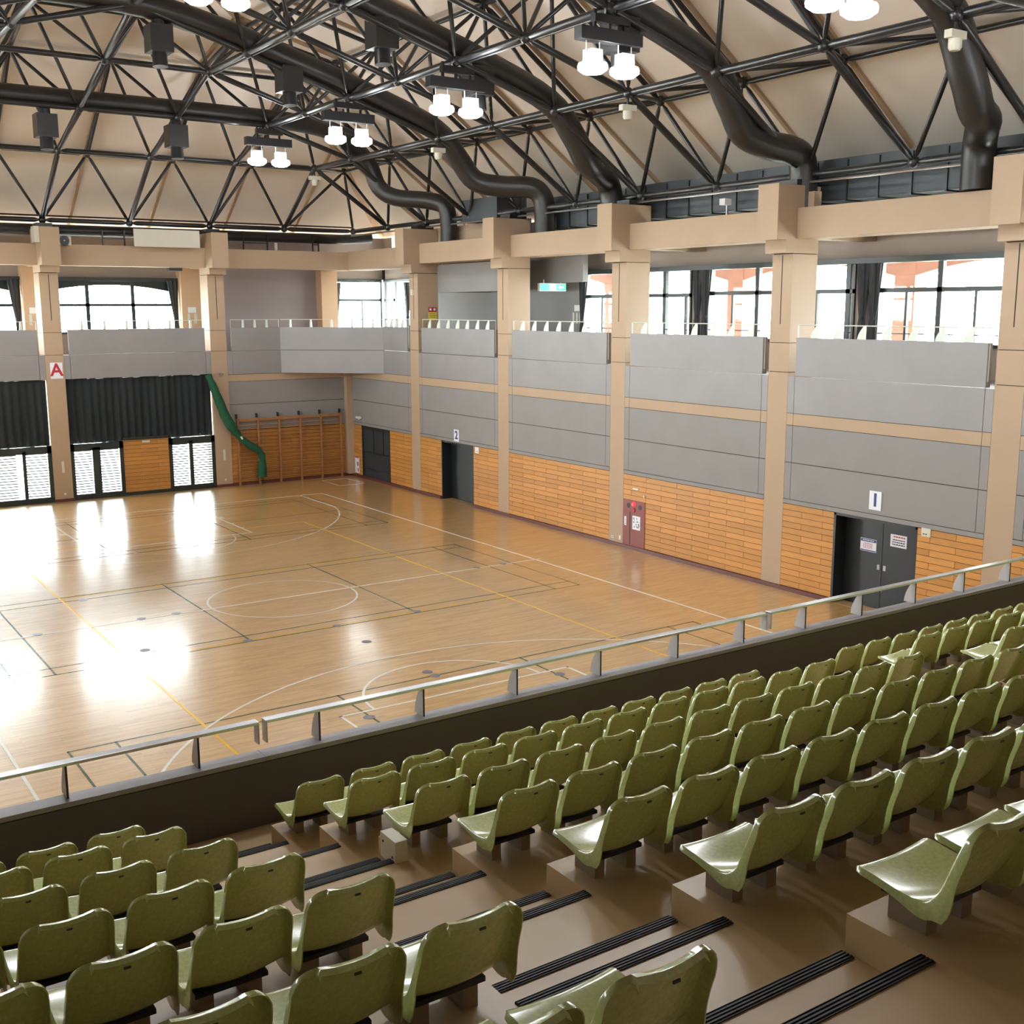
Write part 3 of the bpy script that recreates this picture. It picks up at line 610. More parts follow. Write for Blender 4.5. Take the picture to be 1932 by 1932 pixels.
# ------------------------------------------------------------------ gallery rails
def fin(mb, axis, plane, a, z0, z1, depth, thick, out, curve_out=True):
    """fin plate: straight edge on one side, curved on the other; profile lies across the rail"""
    n = 8; pts = [(0, z0), (0, z1)]
    for i in range(n + 1):
        u = i / n; pts.append((depth * (.35 + .65 * math.sin(u * math.pi / 2)), z1 + (z0 - z1) * u))
    pr = []
    for d, z in pts: pr.append((plane + out * d, a - thick / 2, z) if axis == 'y' else (a - thick / 2, plane + out * d, z))
    mb.prism(pr, (0, thick, 0) if axis == 'y' else (thick, 0, 0)); return mb
def gallery_rail(axis, a0, a1, plane, lab, n, m=M_fing):
    t = thing('gallery_rail', lab, 'railing', (plane, a0, 6.18) if axis == 'y' else (a0, plane, 6.17))
    for i in range(n):
        p = a0 + .45 + (a1 - a0 - .9) * i / (n - 1)
        if axis == 'y':   # fins stand along the parapet top
            pts = [(plane, p - .11, 6.17), (plane, p - .11, 6.47)] + [(plane, p - .11 + .22 * (.25 + .75 * math.sin(k / 8 * math.pi / 2)), 6.47 - .30 * k / 8) for k in range(9)]
            MB().prism(pts, (.03, 0, 0)).build('post', m, t)
        else:
            pts = [(p - .05, plane, 6.16), (p - .035, plane, 6.46), (p + .035, plane, 6.46), (p + .05, plane, 6.16)]
            MB().prism(pts, (0, .03, 0)).build('post', m, t)
    if axis == 'y':
        MB().tube([(plane + .015, a0 - .05, 5.4), (plane + .015, a0 - .05, 6.48), (plane + .015, a1 + .05, 6.48), (plane + .015, a1 + .05, 5.4)], .014, 8).build('rail', M_fing, t)
    else:
        MB().tube([(a0 - .05, plane + .015, 5.45), (a0 - .05, plane + .015, 6.46), (a1 + .05, plane + .015, 6.46), (a1 + .05, plane + .015, 5.45)], .012, 8).build('rail', M_fing, t)
bn = ['between the first and second columns from the far corner', 'between the second and third columns from the far corner', 'between the third and fourth columns from the far corner', 'in the bay above black double doors 1', 'in the bay over the stand']
for i in range(5):
    gallery_rail('y', CYS[i + 1] + HW + .26, CYS[i] - HW - .26, XR + .05, 'pale fin-post rail on right gallery ' + bn[i], 7)
gallery_rail('y', CYS[0] + HW + .26, 14.5, XR + .05, 'short pale fin-post rail on right gallery parapet at the far corner', 3)
gallery_rail('x', CXS[1] + HW + .26, CXS[0] - HW - .26, YF + .05, 'thin rail on far gallery parapet over the long black curtain', 6)
gallery_rail('x', CXS[2] + HW + .26, CXS[1] - HW - .26, YF + .05, 'thin rail on far gallery parapet left of the letter A', 6)
gallery_rail('x', CXS[0] + HW + .26, 7.5, YF + .05, 'thin rail on far gallery parapet right of the green net column', 3)
t = thing('gallery_rail', 'thin rail on the chamfered corner balcony', 'railing', (7.57, YF, 6.16))
q0 = P0 + nb * .06; q1 = P1 + nb * .06
MB().tube([q0 + Vector((0, 0, 6.46)), q1 + Vector((0, 0, 6.46))], .012, 8).build('rail', M_fing, t)
for i in range(5):
    p = q0 + (q1 - q0) * (i + .5) / 5; MB().prism([p + nn * d + Vector((0, 0, z)) for d, z in ((-.05, 6.15), (-.03, 6.46), (.03, 6.46), (.05, 6.15))], nb * .03).build('post', M_fing, t)

# ------------------------------------------------------------------ far wall, lower: curtains, louvred windows, wall bars, net
def blackout(x0, x1, lab, seed):
    rr = random.Random(seed); n = int((x1 - x0) / .035); rows = 26; vs = []
    ph = [rr.uniform(0, 6.28) for _ in range(6)]
    hem = [0.0] * (n + 1)
    for c in range(int((x1 - x0) / .3)):
        p = rr.randint(3, n - 3); wv = rr.randint(2, 5)
        for k in range(max(0, p - wv), min(n, p + wv) + 1): hem[k] = max(hem[k], .07 * rr.uniform(.5, 1) * (1 - abs(k - p) / (wv + 1)))
    y0 = YF + .17
    for i in range(rows + 1):
        u = i / rows
        for k in range(n + 1):
            x = x0 + (x1 - x0) * k / n
            amp = .015 + .03 * u
            y = y0 + amp * math.sin(x * 24 + ph[0] + .5 * math.sin(x * 3 + ph[1])) + .03 * math.sin(x * 5.1 + ph[2] + u * 1.5) + .02 * u * math.sin(x * 11 + ph[3])
            top = 4.40 - .012 * abs(math.sin(x * 7 + ph[4])); z = top + (2.055 + hem[k] - top) * u
            vs.append((x, y, z))
    fs = [(i * (n + 1) + k, i * (n + 1) + k + 1, (i + 1) * (n + 1) + k + 1, (i + 1) * (n + 1) + k) for i in range(rows) for k in range(n)]
    t = thing('blackout_curtain', lab, 'curtain', ((x0 + x1) / 2, y0, 2.0))
    MB().add(vs, fs).build('cloth', M_curt, t, True); MB().tube([(x0, y0, 4.41), (x1, y0, 4.41)], .02, 8).build('track', M_frame, t)
blackout(CXS[1] + HW + .02, CXS[0] - HW - .02, 'long black blackout curtain between the two far tan columns', 3)
blackout(CXS[2] + HW + .02, CXS[1] - HW - .02, 'black blackout curtain left of the column with the letter A', 5)
def louvre_window(x0, x1, mulls, slat_ranges, n):
    WIN[0] += 1; s = struct('window_%d' % WIN[0], (x0, YF + .1, 0)); y0, y1 = YF + .04, YF + .16
    for p, q in ((x0, x0 + .14), (x1 - .14, x1)): B(p, q, y0, y1, 0, 2.05).build('frame_side', M_frame, s)
    B(x0, x1, y0, y1, 1.80, 2.05).build('frame_head', M_frame, s); B(x0, x1, y0 - .02, y1, 0, .20).build('frame_sill', M_frame, s)
    for p, q in mulls: B(p, q, y0, y1, 0.1, 1.9).build('mullion', M_frame, s)
    ed = [x0 + .14] + [v for m_ in mulls for v in m_] + [x1 - .14]
    for p, q in zip(ed[0::2], ed[1::2]): B(p, q, YF + .10, YF + .108, .2, 1.8).build('pane', M_glass, s)
    for p, q in slat_ranges:
        for k in range(n):
            z = .25 + (1.52) * k / (n - 1); B(p, q, YF + .18, YF + .24, z - .022, z + .022).build('slat', M_alu, s)
    return s
louvre_window(CXS[2] + HW, CXS[1] - HW, [(-4.4, -4.2), (-2.32, -2.2)], [(-3.6, -2.5), (-2.2, -1.46), (-6.5, -4.5)], 16)
louvre_window(CXS[1] + HW, 1.22, [(.10, .38)], [(-.56, .10), (.38, 1.08)], 16)
louvre_window(2.92, CXS[0] - HW, [(3.70, 3.85)], [(3.06, 3.70), (3.85, 4.6)], 17)
dado('x', 1.22, 2.92, YF + .06)
st(B(1.22, 2.92, YF + .02, YF + .16, 0, .12).build('trim_%d' % (TR[0] + 1), M_frame)); TR[0] += 1
st(B(1.22, 2.92, YF + .03, YF + .16, 1.80 + .36, 2.05 + .02).build('trim_%d' % (TR[0] + 1), M_frame)); TR[0] += 1
for a_, b_ in ((CXS[2] + HW, CXS[1] - HW), (CXS[1] + HW, CXS[0] - HW)):   # clear panes behind the blackout curtains
    WIN[0] += 1; s = struct('window_%d' % WIN[0], (a_, YF + .5, 2.0)); B(a_, b_, YF + .40, YF + .46, 2.02, 2.10).build('frame_sill', M_frame, s); B(a_, b_, YF + .42, YF + .428, 2.1, 4.4).build('pane', M_glass, s)
    B(a_, b_, YF + .40, YF + .46, 4.35, 4.45).build('frame_head', M_frame, s)
t = thing('label_plate', 'small pale label above the wood panel between the far windows', 'label', (2.05, YF + .02, 1.98)); B(1.92, 2.2, YF + .005, YF + .03, 1.95, 2.03).build('plate', M_cream, t)

# wall bars
t = thing('wall_bars', 'brown wooden wall bars along the far wall of the corner', 'wall bars', (7.8, 17.55, 0))
px = [5.62, 6.45, 7.34, 8.24, 9.15, 10.04]
for p in px: B(p - .035, p + .035, 17.50, 17.60, 0, 2.66).build('post', M_bar, t, bevel=.006)
for p in px: B(p - .05, p - .01, 17.52, 17.66, 2.66, 2.82).build('wall_bracket', M_frame, t)
for i in range(17):
    z = .23 + .142 * i
    for a_, b_ in zip(px[:-1], px[1:]):
        MB().tube([(a_, 17.55, z), (b_, 17.55, z)], .019, 8).build('rung', M_bar, t, True)
for a_, b_ in zip(px[:-1], px[1:]): B(a_ + .03, b_ - .03, 17.47, 17.51, 2.55, 2.64).build('top_rail', M_bar, t)
# green net
np_ = [(4.50, 17.45, 4.40), (4.62, 17.40, 4.05), (4.80, 17.38, 3.55), (5.05, 17.38, 2.85), (5.30, 17.36, 2.35), (5.62, 17.33, 1.92), (5.95, 17.3, 1.62), (6.28, 17.28, 1.42), (6.45, 17.27, 1.22), (6.46, 17.27, .95), (6.44, 17.27, .6), (6.42, 17.27, .24)]
t = thing('rolled_net', 'green net gathered and hung from the far column onto the wall bars', 'net', (5.6, 17.35, .2))
rr = random.Random(2); mb = MB(); rad = [.11, .14, .16, .19, .17, .12, .15, .15, .12, .13, .17, .19]; sm = []; sr = []
for i in range(len(np_) - 1):
    for k in range(4):
        u = k / 4; sm.append(tuple(a_ + (b_ - a_) * u for a_, b_ in zip(np_[i], np_[i + 1]))); sr.append((rad[i] + (rad[i + 1] - rad[i]) * u) * rr.uniform(.9, 1.1))
mb.tube(sm, sr, 14); mb.build('netting', M_net, t, True)
MB().tube([(5.60, 17.19, 1.98), (5.66, 17.19, 1.88)], .035, 8).build('tag', M_white, t)
for k in range(7):
    p = rr.randint(4, len(sm) - 12); a_ = rr.uniform(0, 6); MB().tube([(sm[j][0] + sr[j] * 1.02 * math.cos(a_ + (j - p) * .25), sm[j][1] - sr[j] * .9, sm[j][2] + sr[j] * 1.02 * math.sin(a_ + (j - p) * .25)) for j in range(p, p + 11)], .008, 5).build('cord', M_net, t)

# things on the far beam
t = thing('blank_board', 'blank cream board standing on the far beam beside a column head', 'board', (3.2, 17.45, 9.12)); B(1.99, 4.42, 17.40, 17.46, 9.12, 9.75).build('panel', M_board, t, bevel=.008); B(1.99, 4.42, 17.395, 17.40, 9.135, 9.15).build('bottom_edge', M_cream, t); [B(q, q + .06, 17.46, 17.72, 9.15, 9.2).build('bracket', M_cream, t) for q in (2.3, 4.0)]
t = thing('horn_speaker', 'round black horn loudspeaker beside the left far column head', 'speaker', (-.38, 17.6, 9.08))
MB().tube([(-.42, 17.66, 9.26), (-.42, 17.55, 9.26), (-.42, 17.46, 9.26)], [.05, .12, .17], 20).build('horn', M_black, t, True); MB().tube([(-.42, 17.52, 9.26), (-.42, 17.45, 9.26)], [.05, .02], 12).build('driver', M_white, t, True); B(-.28, -.18, 17.5, 17.8, 9.1, 9.42).build('case', M_cream, t)
t = thing('side_board', 'narrow cream board on the left side of the left far column head', 'board', (-1.40, 17.2, 9.15)); B(-1.50, -1.33, 17.05, 17.5, 9.16, 9.70).build('panel', M_board, t)
t = thing('box_fitting', 'small black box under the far beam near the right column head', 'fitting', (3.6, 17.95, 8.3)); B(3.35, 3.85, 17.85, 18.15, 8.29, 8.40).build('case', M_black, t)
pp = thing('far_pipe', 'long thick black air pipe behind the far column heads', 'pipe', (0, 19.0, 9.7)); MB().tube([(-13.2, 19.0, 9.71), (11.0, 19.0, 9.71), (12.3, 18.8, 9.78)], .20, 18).build('pipe', M_duct, pp, True)
for x in (1.2, 2.0, 6.6, 7.6, 9.55, 9.8, -3.2): B(x - .02, x + .02, 18.62, 18.68, 9.10, 9.75).build('stand_leg', M_black, pp)
for a_, b_ in ((1.2, 2.0), (6.6, 7.6), (9.55, 9.8)): B(a_, b_, 18.62, 18.68, 9.42, 9.46).build('stand_bar', M_black, pp)
t = thing('vent_stub', 'short cream pipe stub on the far beam', 'pipe', (8.0, 18.4, 9.1)); MB().tube([(7.85, 18.4, 9.12), (7.85, 18.4, 9.45)], .06, 12).build('pipe', M_cream, t, True)

# ------------------------------------------------------------------ plenum panels behind the right ring
pw = struct('wall_plenum', (12.0, 0, 9.1))
B(11.63, 13.2, -18, CYS[1] - HW, 9.39, 10.35).build('duct_body', M_panel, pw)
for i in range(27):
    y = -17.62 + i * .9
    if y > 5.6: break
    B(11.60, 11.63, y + .03, y + .87, 9.41, 10.3).build('panel', M_panel, pw)
    B(11.57, 11.63, y - .022, y + .022, 9.36, 10.3).build('rib', M_frame, pw); B(11.6, 13.2, y - .022, y + .022, 9.35, 9.39).build('bottom_rib', M_frame, pw)
B(11.45, 11.7, CYS[1], CYS[0], 9.1, 9.78).build('tan_panel', M_tan, pw)
st(B(11.0, 12.2, 7.2, 9.4, 9.8, 10.55).build('plenum_box', M_panel))

# ------------------------------------------------------------------ ceiling
RX0, RX1, RYH = -13.06, 11.1, 18.05
def zc(i): return 15.05 - .72 * (4.2 - i) if i < 4.2 else 15.05 + .245 * (i - 4.2)
def ring(i): return [Vector((RX0 + i, -RYH + i, zc(i))), Vector((RX1 - i, -RYH + i, zc(i))), Vector((RX1 - i, RYH - i, zc(i))), Vector((RX0 + i, RYH - i, zc(i)))]
ce = struct('ceiling', (0, 0, 9.8))
for a_, b_, nm in ((-3.0, 4.2, 'skirt'), (4.2, 12.079, 'slope')):
    A, Bq = ring(a_), ring(b_)
    for k in range(4):
        m_ = (k + 1) % 4
        if k == 0 and nm == 'skirt': continue
        MB().prism([A[k], A[m_], Bq[m_], Bq[k]], (0, 0, .06)).build(nm, M_ceil, ce)
A = ring(.6); Bq = ring(4.2)
MB().prism([A[0], A[1], Bq[1], Bq[0]], (0, 0, .06)).build('skirt', M_ceil, ce)
def rib(p, q, up=.10, wd=.11):
    p = Vector(p); q = Vector(q); d = (q - p).normalized(); sd = d.cross(Vector((0, 0, 1))).normalized() * wd / 2; u = Vector((0, 0, -up))
    return MB().prism([p - sd, p + sd, q + sd, q - sd], u)
for j in range(12):                      # right and left slopes
    y = RYH - 1.505 - 3.008 * j; i1 = min(12.0, RYH - abs(y))
    for sgn, x0 in ((1, RX1), (-1, RX0)):
        i0 = -2.9 if sgn > 0 else 0
        pts = [i0] + ([4.2] if i1 > 4.2 else []) + [i1]
        for a_, b_ in zip(pts[:-1], pts[1:]): rib((x0 - sgn * a_, y, zc(a_)), (x0 - sgn * b_, y, zc(b_))).build('rib', M_rib, ce)
for j in range(8):
    x = RX1 - 1.51 - 3.02 * j; i1 = min(12.0, min(RX1 - x, x - RX0))
    pts = [-2.9] + ([4.2] if i1 > 4.2 else []) + [i1]
    for a_, b_ in zip(pts[:-1], pts[1:]): rib((x, RYH - a_, zc(a_)), (x, RYH - b_, zc(b_))).build('rib', M_rib, ce)
rib((RX1 + 2.9, RYH + 2.9, zc(-2.9)), (RX1 - 4.2, RYH - 4.2, zc(4.2)), .1, .25).build('hip_rib', M_rib, ce); rib((RX1 - 4.2, RYH - 4.2, zc(4.2)), (RX1 - 12, RYH - 12, zc(12)), .1, .25).build('hip_rib', M_rib, ce)
# near roof over the stand and the rest of the shell
st(B(-16, 14, -28.2, -17.4, 11.6, 11.8).build('ceiling_stand', M_soffit)); st(B(-16.2, 14, -17.6, -17.4, 11.6, 13.4).build('ceiling_fascia', M_soffit)); st(B(11.6, 14.2, -17.6, -17.4, 5.0, 11.8).build('wall_stand_return', M_grey))
st(B(-16, 14, -28.4, -28.0, 0, 11.8).build('wall_back', M_brown))
st(B(11.42, 11.6, -28, -18.3, 0, 11.8).build('wall_right_stand', M_grey))
# left side of the hall
XL = -12.52
st(B(XL - .2, XL, -28, 18, 0, 6.18).build('wall_left', M_grey)); st(B(-16, XL - .2, -18.4, 18, 5.02, 5.2).build('gallery_floor', M_grey))
st(B(-13.4, XL - .1, -18, 18.5, 8.45, 9.2).build('beam', M_tan)); st(B(-13.6, -13.5, -28, 18.6, 9.1, 11.8).build('wall_left_upper', M_panel))
for a_, b_ in ((-12, -6.3), (-5.7, -.1), (.5, 5.9), (6.5, 12), (12.5, 17.5)): window('y', a_, b_, ZS, ZH, -15.66, [(a_ + b_) / 2], [], 7.3)
B(-15.8, -15.6, -28, 21, 8.1, 11.8).build('wall_left_head', M_brown)['kind'] = 'structure'; B(-15.8, -15.6, -28, 21, 0, ZS).build('wall_left_sill', M_brown)['kind'] = 'structure'
for a_, b_ in ((-28, -12), (-6.3, -5.7), (-.1, .5), (5.9, 6.5), (12, 12.5), (17.5, 21)): st(B(-15.8, -15.6, a_, b_, ZS, 8.1).build('wall_left_pier', M_brown))
st(B(-13.1, -12.5, 17.66, 18.3, 0, 6.1).build('wall_far_end', M_grey))

# ------------------------------------------------------------------ space truss
ZB = [9.98, 12.0, 12.9, 13.79, 14.65]; TI = [.66, 4.2, 7.25, 10.3]; TZ = [12.24, 14.78, 15.52, 16.25]
def bn_(i, j): k = min(i, j, 8 - i, 12 - j); return Vector((RX0 + 3.02 * i, -RYH + 3.0083 * j, ZB[k]))
def tn_(i, j):
    k = min(i, j, 7 - i, 11 - j); x = RX0 + 3.02 * (i + .5); y = -RYH + 3.0083 * (j + .5); d = 1.5 + 3.0 * k - TI[k]
    di = {'l': i, 'r': 7 - i, 'n': j, 'f': 11 - j}
    if di['l'] == k: x -= d
    if di['r'] == k: x += d
    if di['n'] == k: y -= d
    if di['f'] == k: y += d
    return Vector((x, y, TZ[k]))
tr = thing('roof_truss', 'black steel double-layer space truss under the hipped ceiling', 'truss', (-.98, 0, 9.98))
mem = []
for i in range(9):
    for j in range(13):
        if i < 8: mem.append(('bottom_chord', bn_(i, j), bn_(i + 1, j), .085))
        if j < 12: mem.append(('bottom_chord', bn_(i, j), bn_(i, j + 1), .085))
for i in range(8):
    for j in range(12):
        a_ = tn_(i, j)
        if i < 7: mem.append(('top_chord', a_, tn_(i + 1, j), .07))
        if j < 11: mem.append(('top_chord', a_, tn_(i, j + 1), .07))
        for di in (0, 1):
            for dj in (0, 1): mem.append(('web_member', bn_(i + di, j + dj), a_, .055))
rest = MB(); cnt = {}
def dist(m_): return ((m_[1] + m_[2]) / 2 - Vector((CX, CY, CZ))).length
for nm, p, q, r in sorted(mem, key=dist):
    vis = any(in_view(p + (q - p) * u, 60) for u in (0, .2, .4, .6, .8, 1)) and q.x > -9.5
    mb = MB() if vis else rest
    d = (q - p).normalized()
    mb.tube([p + d * .12, p + d * .26, q - d * .26, q - d * .12], [r * .45, r, r, r * .45], 10 if vis else 6)
    if vis: mb.build(nm, M_black, tr, True)
o = rest.build('outer_members', M_black, tr, True); o['kind'] = 'stuff'
sph = MB(); 
vs = []
nme = MB().lathe((0, 0, 0), [(.04, -.13), (.10, -.09), (.13, 0), (.10, .09), (.04, .13)], 12).mesh('node', M_black, True)
for i in range(9):
    for j in range(13):
        p = bn_(i, j)
        if in_view(p, 60): inst(nme, 'node', tr, p)
for i in range(8):
    for j in range(12):
        p = tn_(i, j)
        if in_view(p, 60): inst(nme, 'node', tr, p)
# conduit along the ring and light pipes
MB().tube([(10.98, -18, 9.80), (10.98, 18.0, 9.80)], .03, 8).build('ring_conduit', M_steel, tr, True)
MB().tube([(-13, 17.9, 10.12), (11, 17.9, 10.12)], .03, 8).build('ring_conduit', M_black, tr, True)
for k in (1, 2, 3):
    for q in (.16,):
        MB().tube([(RX1 - 3.02 * k + q, -RYH + 3 * k, ZB[k] - .05), (RX1 - 3.02 * k + q, RYH - 3 * k, ZB[k] - .05)], .03, 8).build('cable_pipe', M_black, tr, True)

# ------------------------------------------------------------------ air ducts
def smooth_path(P, n=5):
    out = []
    for i in range(len(P) - 1):
        a_ = Vector(P[max(i - 1, 0)]); b_ = Vector(P[i]); c_ = Vector(P[i + 1]); d_ = Vector(P[min(i + 2, len(P) - 1)])
        for k in range(n):
            t_ = k / n; out.append(.5 * ((2 * b_) + (c_ - a_) * t_ + (2 * a_ - 5 * b_ + 4 * c_ - d_) * t_ ** 2 + (3 * b_ - a_ - 3 * c_ + d_) * t_ ** 3))
    out.append(Vector(P[-1])); return out
DU = [(12.35, 13.18, [(8.9, 11.95, 12.3), (9.25, 11.15, 12.2), (9.7, 10.78, 11.8), (10.5, 10.66, 11.0), (10.95, 10.45, 10.5), (11.05, 9.9, 10.4), (11.05, 9.22, 10.4)], 'farthest of the roof ducts, running along the far slope', None),
      (6.2, 0, [(8.9, 11.5, 6.2), (9.45, 10.85, 6.1), (10.1, 10.66, 5.6), (10.8, 10.6, 4.95), (11.1, 10.3, 4.75), (11.15, 9.8, 4.7), (11.15, 9.22, 4.7)], 'second of the roof ducts counted from the far end', None),
      (.3, 0, [(8.95, 11.45, .3), (9.45, 10.85, .4), (10.1, 10.62, .7), (10.7, 10.4, 1.0), (10.9, 9.95, 1.05), (10.9, 9.22, 1.05)], 'third of the roof ducts, above the fire cabinet side', None),
      (-5.7, 0, [(8.85, 11.45, -5.7), (9.3, 10.85, -5.7), (10.0, 10.62, -5.8), (10.75, 10.5, -5.95), (11.05, 10.2, -5.95), (11.1, 9.22, -5.95)], 'fourth of the roof ducts, bending down above the middle columns', None),
      (-11.7, 0, [(8.9, 11.1, -11.75), (9.3, 10.55, -11.7), (10.0, 10.45, -11.4), (10.55, 10.35, -11.0), (10.8, 10.0, -10.8), (10.8, 9.22, -10.8)], 'nearest of the roof ducts, at the top right corner', None)]
NOZ = [[(-1.93, 12.2), (2.06, 12.2)], [(-.31, 13.75), (3.33, 13.1)], [(3.18, 13.2), (5.9, 12.4)], [(5.6, 12.35)], []]
for (yd, zflat, tail, lab, _), noz in zip(DU, NOZ):
    t = thing('air_duct', 'big black round air duct, ' + lab, 'duct', (9.0, yd, 9.2))
    head = [(-9, zflat, yd), (-3, zflat, yd), (3, zflat, yd), (6.5, 13.1, yd), (8.0, 12.75, yd)] if zflat else [(-4.5, 14.75, yd), (-1.2, 14.75, yd), (1.1, 14.4, yd), (3.0, 13.9, yd), (5.9, 13.07, yd), (8.1, 12.28, yd)]
    path = smooth_path([(x, y, z) for x, z, y in head + tail], 5)
    MB().tube(path, .33 if not zflat else .30, 20).build('pipe', M_duct, t, True)
    for (x, z) in noz:
        zd = min(path, key=lambda p: abs(p.x - x)).z
        b_ = B(x - .3, x + .3, yd - .3, yd + .3, z - .2, z + .48).build('outlet_box', M_duct, t)
        MB().tube([(x, yd, zd - .2), (x, yd, z + .45)], .17, 12).build('drop_pipe', M_duct, t, True)
        MB().tube([(x, yd, z - .18), (x, yd - .03, z - .55)], [.19, .2], 14).build('nozzle', M_black, b_, True)

# ------------------------------------------------------------------ lamps
def lamp_fix(x, y, z, lab):
    t = thing('pendant_floodlight', lab, 'light', (x, y, z), 'twin floodlights under the roof truss')
    B(x - .8, x + .8, y - .13, y + .13, z - .68, z - .42).build('bar', M_black, t, bevel=.01)
    B(x - .42, x + .50, y - .08, y + .08, z - .30, z - .14).build('upper_bar', M_black, t)
    for q in (-.38, 0, .4): B(x + q - .03, x + q + .03, y - .03, y + .03, z - .45, z - .05).build('stem', M_black, t)
    for q in (-.42, .42):
        u = x + q
        hd = MB().lathe((u, y, z - 1.16), [(.06, .05), (.12, .07), (.12, .09), (.08, .1)], 20).build('lamp_cap', M_white, t, True)
        B(u - .16, u + .16, y - .13, y + .13, z - 1.08, z - .84).build('ballast_box', mat('ballast_grey', (.32, .33, .36), .5, 0) if 'ballast_grey' not in MATS else MATS['ballast_grey'], t)
        MB().lathe((u, y, z - 1.27), [(.06, -.05), (.20, -.03), (.30, .04), (.31, .10), (.29, .16), (.18, .20)], 20).build('lens', M_lamp, hd, True)
        mb = MB()
        for e in (-.17, .17): mb.tube([(u + e, y, z - 1.08), (u + e, y, z - .68)], .013, 6)
        mb.build('hanger', M_white, t)
yl = ['farthest', 'second farthest', 'third', 'fourth', 'nearest']
for k, j in enumerate((10, 8, 6, 4, 2)):
    p = bn_(6, j); lamp_fix(p.x, p.y, p.z, '%s twin white floodlight hung along the right roof slope' % yl[k])
    p = bn_(2, j); lamp_fix(p.x, p.y, p.z, '%s twin white floodlight hung along the left roof slope' % yl[k])
for k, (lx, ly, lz) in enumerate(((-4.0, -15.0, 12.0), (-1.0, -15.0, 12.0), (5.6, -16.6, 11.4), (8.4, -16.6, 11.2))):  # added lamps out of view, put here to light the stand
    lamp_fix(lx, ly, lz, '%s added twin white floodlight over the front edge of the stand' % ('first', 'second', 'third', 'fourth')[k])
p = bn_(4, 6); lamp_fix(p.x, p.y, p.z, 'twin white floodlight hung below the roof ridge')
# white devices under the first inner chord
for j, lab in ((11, 'white hanging sensor nearest the far corner'), (8, 'white hanging sensor second from the far corner'), (5, 'white hanging sensor near the brightest twin floodlight'), (2, 'white hanging sensor over the nearest roof duct')):
    p = bn_(7, j); t = thing('hanging_sensor', lab, 'sensor', p)
    B(p.x - .02, p.x + .02, p.y - .02, p.y + .02, p.z - .3, p.z - .1).build('stem', M_black, t)
    MB().box(p.x - .22, p.x + .22, p.y - .08, p.y + .08, p.z - .42, p.z - .28).build('bracket', M_cream, t, bevel=.01)
    MB().lathe((p.x, p.y, p.z - .62), [(.09, 0), (.12, .05), (.12, .2)], 14).build('head', M_cream, t, True)
t = thing('beam_camera', 'white camera on a stalk above the right beam', 'camera', (11.3, -3.2, 9.2)); B(11.28, 11.32, -3.22, -3.18, 9.18, 9.52).build('stalk', M_steel, t); B(11.1, 11.34, -3.32, -3.12, 9.5, 9.66).build('body', M_white, t)
t = thing('beam_box', 'tan box fixed on the side of the column head with the camera nearby', 'box', (11.0, -6.3, 9.3)); B(10.95, 11.2, -6.42, -6.2, 9.22, 9.58).build('case', M_tan, t)
t = thing('beam_camera', 'small white camera with black top on the beam near the corner', 'camera', (11.3, 8.2, 9.2)); B(11.2, 11.3, 8.1, 8.2, 9.2, 9.34).build('body', M_white, t); B(11.19, 11.31, 8.09, 8.21, 9.34, 9.4).build('cap', M_ink, t)
t = thing('beam_pipe', 'thin grey conduit rising behind the beam near the corner', 'pipe', (11.42, 7.4, 9.2)); MB().tube([(11.42, 7.4, 9.15), (11.42, 7.4, 9.75)], .025, 8).build('pipe', M_steel, t)

# ------------------------------------------------------------------ stand
def slot(r): return -17.779 - .92 * r, (3.39 if r == 0 else 3.745 + (r - 1) * .297)
X0, XLFT, PIT = -7.077, -8.593, .45
A1 = (XLFT + .235, X0 - .235); XB = X0 + 10 * PIT; X3 = XB + 1.56; A2 = (XB + .235, X3 - .235)
NR = 8
tf = [slot(r)[0] + .455 for r in range(NR + 1)]; tz = [slot(r)[1] - .46 for r in range(NR + 1)]
ZW = tz[0] - .31; YP0, YP1 = -16.69, -16.535
st(B(-12.52, 11.4, tf[0] - .3, YP1, ZW - .2, ZW).build('stand_walkway', M_step))
sp = struct('stand_parapet', (-4, YP0, ZW)); B(-12.52, 11.4, YP0 + .02, YP1 - .02, .5, 3.19).build('parapet', M_greyshade, sp)
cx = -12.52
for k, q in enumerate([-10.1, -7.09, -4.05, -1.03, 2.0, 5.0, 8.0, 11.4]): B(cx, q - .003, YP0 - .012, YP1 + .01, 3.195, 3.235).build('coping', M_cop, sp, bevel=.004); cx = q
B(-12.52, 11.4, YP0 + .005, YP1 - .005, 3.178, 3.195).build('drip_shadow', M_joint, sp)  # dark strip standing in for the shadow line under the coping
for r in range(NR):
    yb = tf[r + 1] if r < NR - 1 else -28.0
    s = struct('seating_tier', (0, tf[r], 0)); zb_ = tz[r] - 1.2
    for x0, x1 in ((-12.52, A1[0]), (A1[1], A2[0]), (A2[1], 11.4)): B(x0, x1, yb - .02, tf[r], zb_, tz[r]).build('tier_block', M_step, s)
